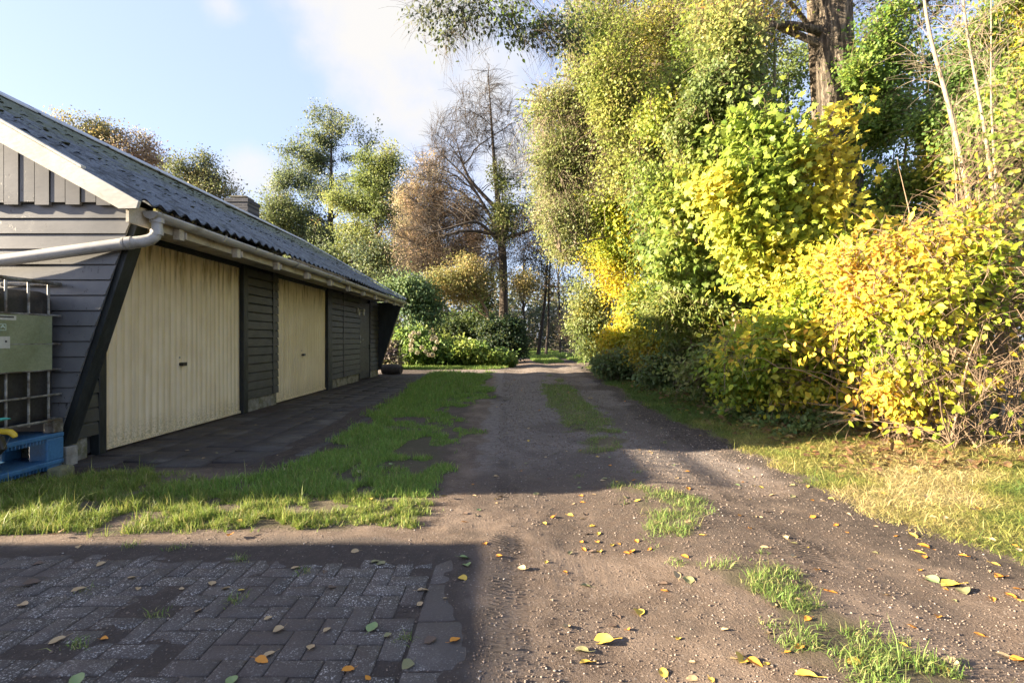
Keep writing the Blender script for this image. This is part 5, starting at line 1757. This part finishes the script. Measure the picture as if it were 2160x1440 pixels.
yy = 5.6 * np.exp(g.random(n) * 1.05)
xx = right_edge(yy) + .75 + np.abs(g.normal(0, .75, n))
hh = .55 * vnoise(xx * 1.3, yy * .9, 0, 66) * sstep(.5, 1.5, xx - right_edge(yy)) + .06
P = np.stack([xx, yy, ground_z(xx, yy) + hh * g.random(n) ** .7], -1)
k = vnoise(xx * 2.5, yy * 2.5, 0, 67) > .32
P = P[k]
n = len(P)
V, F_, C = leaf_arrays(P, g.normal(0, .8, (n, 3)) + np.array([-.3, -.1, .1]), g.normal(0, .5, (n, 3)) + np.array([-.4, -.2, .7]), g.uniform(.035, .09, n), pick([((.12, .19, .06), 2), ((.18, .24, .075), 2), ((.26, .28, .09), 1), ((.34, .24, .11), .5)], n, g), 'oval')
tag(np_mesh('undergrowth', V, F_, M_LEAF, None, C), 'low leafy undergrowth spilling from the hedge onto the verge', 'undergrowth', None, 'stuff')
# leaf litter under the hedge
g = np.random.default_rng(91)
n = 5200
yy = 4.0 * np.exp(g.random(n) * 1.5)
xx = right_edge(yy) + 1.55 + g.normal(0, .75, n) * .9
k = (xx > right_edge(yy) + .3)
xx, yy = xx[k], yy[k]
n = len(xx)
P = np.stack([xx, yy, ground_z(xx, yy) + g.uniform(.01, .05, n)], -1)
V, F_, C = leaf_arrays(P, np.stack([g.normal(size=n), g.normal(size=n), g.normal(0, .25, n)], -1), g.normal(0, .35, (n, 3)) + np.array([0, 0, 1]), g.uniform(.04, .10, n), pick([((.16, .085, .05), 3), ((.25, .14, .07), 2), ((.36, .24, .09), 1.2), ((.45, .32, .08), .6)], n, g), 'oval')
tag(np_mesh('leaf_litter', V, F_, M_LEAF, None, C), 'brown leaf litter carpeting the ground under the hedge', 'leaf litter', None, 'stuff')

# ================================================================== FALLEN LEAVES, one object each
def fl_mat(name, c1, c2):
    t = NT(name)
    nf = t.noise(60, 5, .6)
    col = t.mix(t.ramp(nf, .35, .7), c1, c2)
    p = t.bsdf(col, .6, 0, t.bump(nf, .3, .002), .35)
    return t.done(p)


FLM = {'orange': fl_mat('leaf_orange', (.56, .24, .03), (.48, .19, .03)), 'tan': fl_mat('leaf_tan', (.40, .29, .16), (.33, .23, .12)), 'yellow': fl_mat('leaf_yellow', (.55, .38, .06), (.45, .30, .06)),
       'green': fl_mat('leaf_green', (.16, .23, .09), (.22, .27, .11)), 'olive': fl_mat('leaf_olive', (.21, .20, .09), (.15, .14, .07)), 'brown': fl_mat('leaf_brown', (.085, .055, .04), (.13, .09, .06))}


def leaf_shape(seed):
    g = np.random.default_rng(seed)
    n, m = 9, 5
    V, F_ = [], []
    curl, bend, asym = g.uniform(.1, .55), g.uniform(-.1, .35), g.uniform(-.05, .05)
    wmax = g.uniform(.27, .40)
    jag = g.normal(0, .018, (n, 2))
    for i in range(n):
        s = i / (n - 1)
        w = wmax * (math.sin(math.pi * min(1, s ** .8)) ** .75) + .004
        for k in range(m):
            q = (k - 2) / 2
            x = q * (w + (jag[i, 0] if q < 0 else jag[i, 1]) * abs(q)) + asym * math.sin(s * 3)
            z = .03 + curl * abs(q) ** 1.6 * w + bend * (s - .5) ** 2 + .02 * math.sin(9 * s + q * 2)
            V.append((x, s - .5, z))
    for i in range(n - 1):
        for k in range(m - 1):
            a = i * m + k
            F_.append((a, a + 1, a + m + 1, a + m))
    b = len(V)
    for i in range(4):                       # stalk
        s = i / 3
        y, z = -.5 - .38 * s, .03 + bend * .25 + .06 * s
        x = .1 * s * s * (1 if seed % 2 else -1)
        V += [(x - .012, y, z), (x + .012, y, z), (x, y, z + .02)]
    for i in range(3):
        for k in range(3):
            a, c = b + i * 3 + k, b + i * 3 + (k + 1) % 3
            F_.append((a, c, c + 3, a + 3))
    return V, F_


FLMESH = {}
for c in FLM:
    for s in range(4):
        V, F_ = leaf_shape(200 + s * 7 + len(c))
        me = bpy.data.meshes.new('fallen_leaf')
        me.from_pydata(V, [], F_)
        me.polygons.foreach_set('use_smooth', [True] * len(me.polygons))
        me.materials.append(FLM[c])
        FLMESH[c, s] = me
WHERE = {'paving': ('the shaded brick paving in front', 'fallen leaves on the brick paving'), 'sun': ('the sunlit dirt track', 'fallen leaves on the sunlit track'),
         'shade': ('the shaded gravel track', 'fallen leaves on the shaded track'), 'apron': ('the dark slabs beside the garage', 'fallen leaves on the garage apron'),
         'verge': ('the straw coloured verge', 'fallen leaves on the verge'), 'lawn': ('the shaded grass strip left of the track', 'fallen leaves on the grass strip')}
WORD = {'orange': 'orange fallen leaf', 'tan': 'dry tan fallen leaf', 'yellow': 'ochre yellow fallen leaf', 'green': 'green fallen leaf', 'olive': 'olive green fallen leaf', 'brown': 'dark brown withered leaf'}


def place(x, y, c, size, g):
    if x < .02 and y < 2.78: w = 'paving'
    elif x > right_edge(y) + .05: w = 'verge'
    elif x < -1.98 and y > 4.2: w = 'apron'
    elif x < -.35: w = 'lawn'
    elif y < 3.45 or (x > 1.3 and y < 4.4): w = 'sun'
    else: w = 'shade'
    o = bpy.data.objects.new('fallen_leaf', FLMESH[c, int(g.integers(4))])
    COL.objects.link(o)
    z = float(ground_z(np.array([x]), np.array([y]))[0])
    z = max(z, .002) if w in ('paving', 'apron') else z
    lift = {'verge': .05, 'lawn': .02}.get(w, .001)
    o.location = (x, y, z + lift)
    o.rotation_euler = (g.normal(0, .16), g.normal(0, .16), g.uniform(0, 6.28))
    o.scale = (size, size, size)
    where, grp = WHERE[w]
    tag(o, WORD[c] + ' on ' + where, 'leaf', WORD[c].replace('leaf', 'leaves') + ' on ' + where)


g = np.random.default_rng(99)
O, T_, Yl, Gn, Ol, Br = 'orange', 'tan', 'yellow', 'green', 'olive', 'brown'
LIST = [(165, 1157, T_, 1), (213, 1192, T_, 1), (277, 1220, T_, .8), (65, 1232, Br, 1.6), (165, 1245, T_, 1.2), (290, 1243, T_, .7), (447, 1232, T_, 1), (475, 1243, T_, 1), (508, 1246, Yl, .6), (383, 1243, T_, .6),
        (50, 1277, T_, 1), (120, 1354, T_, 1.1), (220, 1348, O, .8), (418, 1290, T_, .8), (565, 1306, T_, .9), (587, 1330, T_, .9), (623, 1199, T_, .9), (655, 1366, T_, 1), (690, 1330, T_, .8), (552, 1395, O, 1.1),
        (566, 1382, T_, .8), (160, 1437, Gn, 1.3), (487, 1437, Gn, 1.1), (748, 1167, T_, 1), (790, 1187, Ol, 1.1), (803, 1190, Ol, .9), (980, 1180, Gn, 1.2), (985, 1195, Gn, 1.2), (975, 1224, Yl, .9), (892, 1247, T_, 1),
        (886, 1275, T_, .9), (785, 1325, Gn, 1.1), (818, 1341, Ol, .8), (960, 1352, O, 1.3), (733, 1415, O, 1.1), (776, 1432, O, 1), (860, 1405, Ol, 1.1), (908, 1352, Br, 1), (938, 1263, T_, .5), (80, 1190, Br, .9), (685, 1207, Br, .8), (700, 1240, Br, .9),
        (1052, 1178, O, 1), (1023, 1156, O, .7), (1100, 1197, T_, 1.1), (1235, 1226, Ol, 1), (1203, 1156, Ol, .8), (1232, 1147, O, 1), (1265, 1152, Yl, 1), (1332, 1158, O, 1.2), (1370, 1156, O, .9), (1262, 1116, Yl, .8),
        (1260, 1132, O, .9), (1250, 1100, Yl, .9), (1345, 1280, Yl, 1.1), (1272, 1340, Yl, 1.6), (1235, 1385, Yl, .9), (1225, 1363, Ol, 1.1), (1400, 1403, Yl, 1), (1428, 1213, T_, 1.2), (1452, 1224, Ol, 1.3), (1444, 1180, O, .8), (1565, 1393, Yl, 1.1),
        (1592, 1400, O, 1.1), (1617, 1406, Yl, .9), (1548, 1390, T_, .8), (1460, 1420, T_, .9), (1500, 1428, Yl, .9), (1527, 1330, T_, .9), (1620, 1343, T_, .8), (1722, 1200, O, .9), (1581, 1113, O, .8), (1560, 1085, O, .9), (1605, 1086, T_, .7),
        (1612, 1157, T_, .8), (1676, 1142, Ol, .9), (1673, 1174, T_, .9), (1870, 1245, T_, .7), (1965, 1213, Gn, 1.7), (2005, 1225, Yl, 2.2), (2035, 1238, Ol, 1.4), (2092, 1256, O, 1), (2130, 1252, O, 1.2), (2150, 1240, O, 1.1), (2155, 1264, Yl, 1), (2065, 1322, O, 1), (2150, 1374, O, 1),
        (2120, 1366, T_, 1.1), (2005, 1396, T_, 1.1), (1990, 1412, Yl, 1.2), (1685, 1375, O, 1), (1800, 1405, Yl, 1.3), (1700, 1436, Yl, 1.4), (1555, 1015, Gn, 1.1), (1450, 992, O, 1), (1482, 1028, T_, .8), (1590, 1000, T_, 1), (1628, 1037, T_, 1), (1672, 1042, Ol, 1.1),
        (1567, 1008, O, .6), (1605, 1020, Yl, 1), (1702, 1026, Yl, .9), (1753, 1050, Yl, .8), (1925, 1130, Yl, 1), (1948, 1152, O, 1.2), (1940, 1163, Yl, 1), (2030, 1172, O, .9), (1905, 1103, T_, .9), (1890, 1130, O, .6), (2110, 1215, O, 1), (2100, 1190, Yl, 1), (1790, 1082, T_, .8), (1840, 1085, T_, .7), (1650, 1070, T_, .6),
        (1132, 1037, Ol, 1.5), (1055, 1047, T_, .9), (1048, 1005, T_, 1), (955, 1020, T_, .7), (998, 1022, O, .5), (1337, 1016, O, .8), (1210, 1055, T_, .8), (1275, 1010, Ol, 1.1), (1222, 1013, Ol, .9), (1222, 1022, Gn, .8), (1046, 1060, T_, .7), (1320, 1052, Ol, 1), (1260, 965, Yl, .6), (1285, 967, Gn, .9), (1262, 966, T_, .9), (1320, 912, Gn, 1), (1225, 948, O, .6), (1195, 948, T_, .7), (1170, 952, Ol, .9), (1295, 925, T_, .6), (1420, 979, Gn, 1), (1410, 945, Ol, .9), (1372, 945, T_, .8), (1375, 956, T_, .8), (1396, 899, T_, .8), (1440, 905, T_, .7), (1350, 873, T_, .8), (1367, 885, T_, .8), (1237, 857, Ol, .9),
        (1070, 912, T_, .6), (1115, 900, T_, 1), (1085, 865, T_, .5), (1100, 990, O, .5), (935, 1053, Ol, 1.3), (825, 985, Gn, 1), (758, 1000, Ol, 1.4), (1000, 1045, T_, .7), (780, 1060, Yl, .9), (845, 1075, Yl, .9), (978, 1100, O, 1), (505, 1105, Yl, .9), (485, 1140, O, 1), (510, 1132, T_, 1.1), (115, 1140, T_, .9), (130, 1130, T_, .9), (1312, 1065, T_, .7), (1322, 1063, Ol, .8), (1345, 1060, Yl, .8), (1010, 1075, Gn, .7),
        (394, 951, T_, .8), (430, 967, T_, .8), (457, 956, Ol, .9), (553, 908, T_, .7), (540, 896, T_, .6), (585, 962, T_, .5), (640, 890, T_, .6), (700, 860, T_, .7), (740, 845, T_, .7), (660, 880, T_, .7), (720, 870, T_, .6), (790, 830, T_, .8), (820, 810, T_, .8), (760, 855, T_, .6), (620, 920, Br, .8), (690, 900, Br, .7), (400, 1010, Ol, 1), (760, 812, Br, .9)]
for px, py, c, s in LIST:
    p = gnd(px, py)
    if p[0] < right_edge(p[1]) + .6:
        place(p[0], p[1], c, .044 * s * (.75 + .5 * g.random()), g)
for k in range(85):
    y = 1.7 * math.exp(g.random() * .75)
    x = g.uniform(.15, right_edge(y) + .5)
    place(x, y, [T_, O, Ol, Yl, O, Br, T_][int(g.integers(7))], g.uniform(.022, .044), g)
for k in range(80):
    y = 3.0 * math.exp(g.random() * 1.6)
    x = g.uniform(-.3, right_edge(y) + (.9 if k % 3 == 0 else 0))
    place(x, y, [T_, T_, Ol, Yl, O, Br][int(g.integers(6))], g.uniform(.03, .055), g)
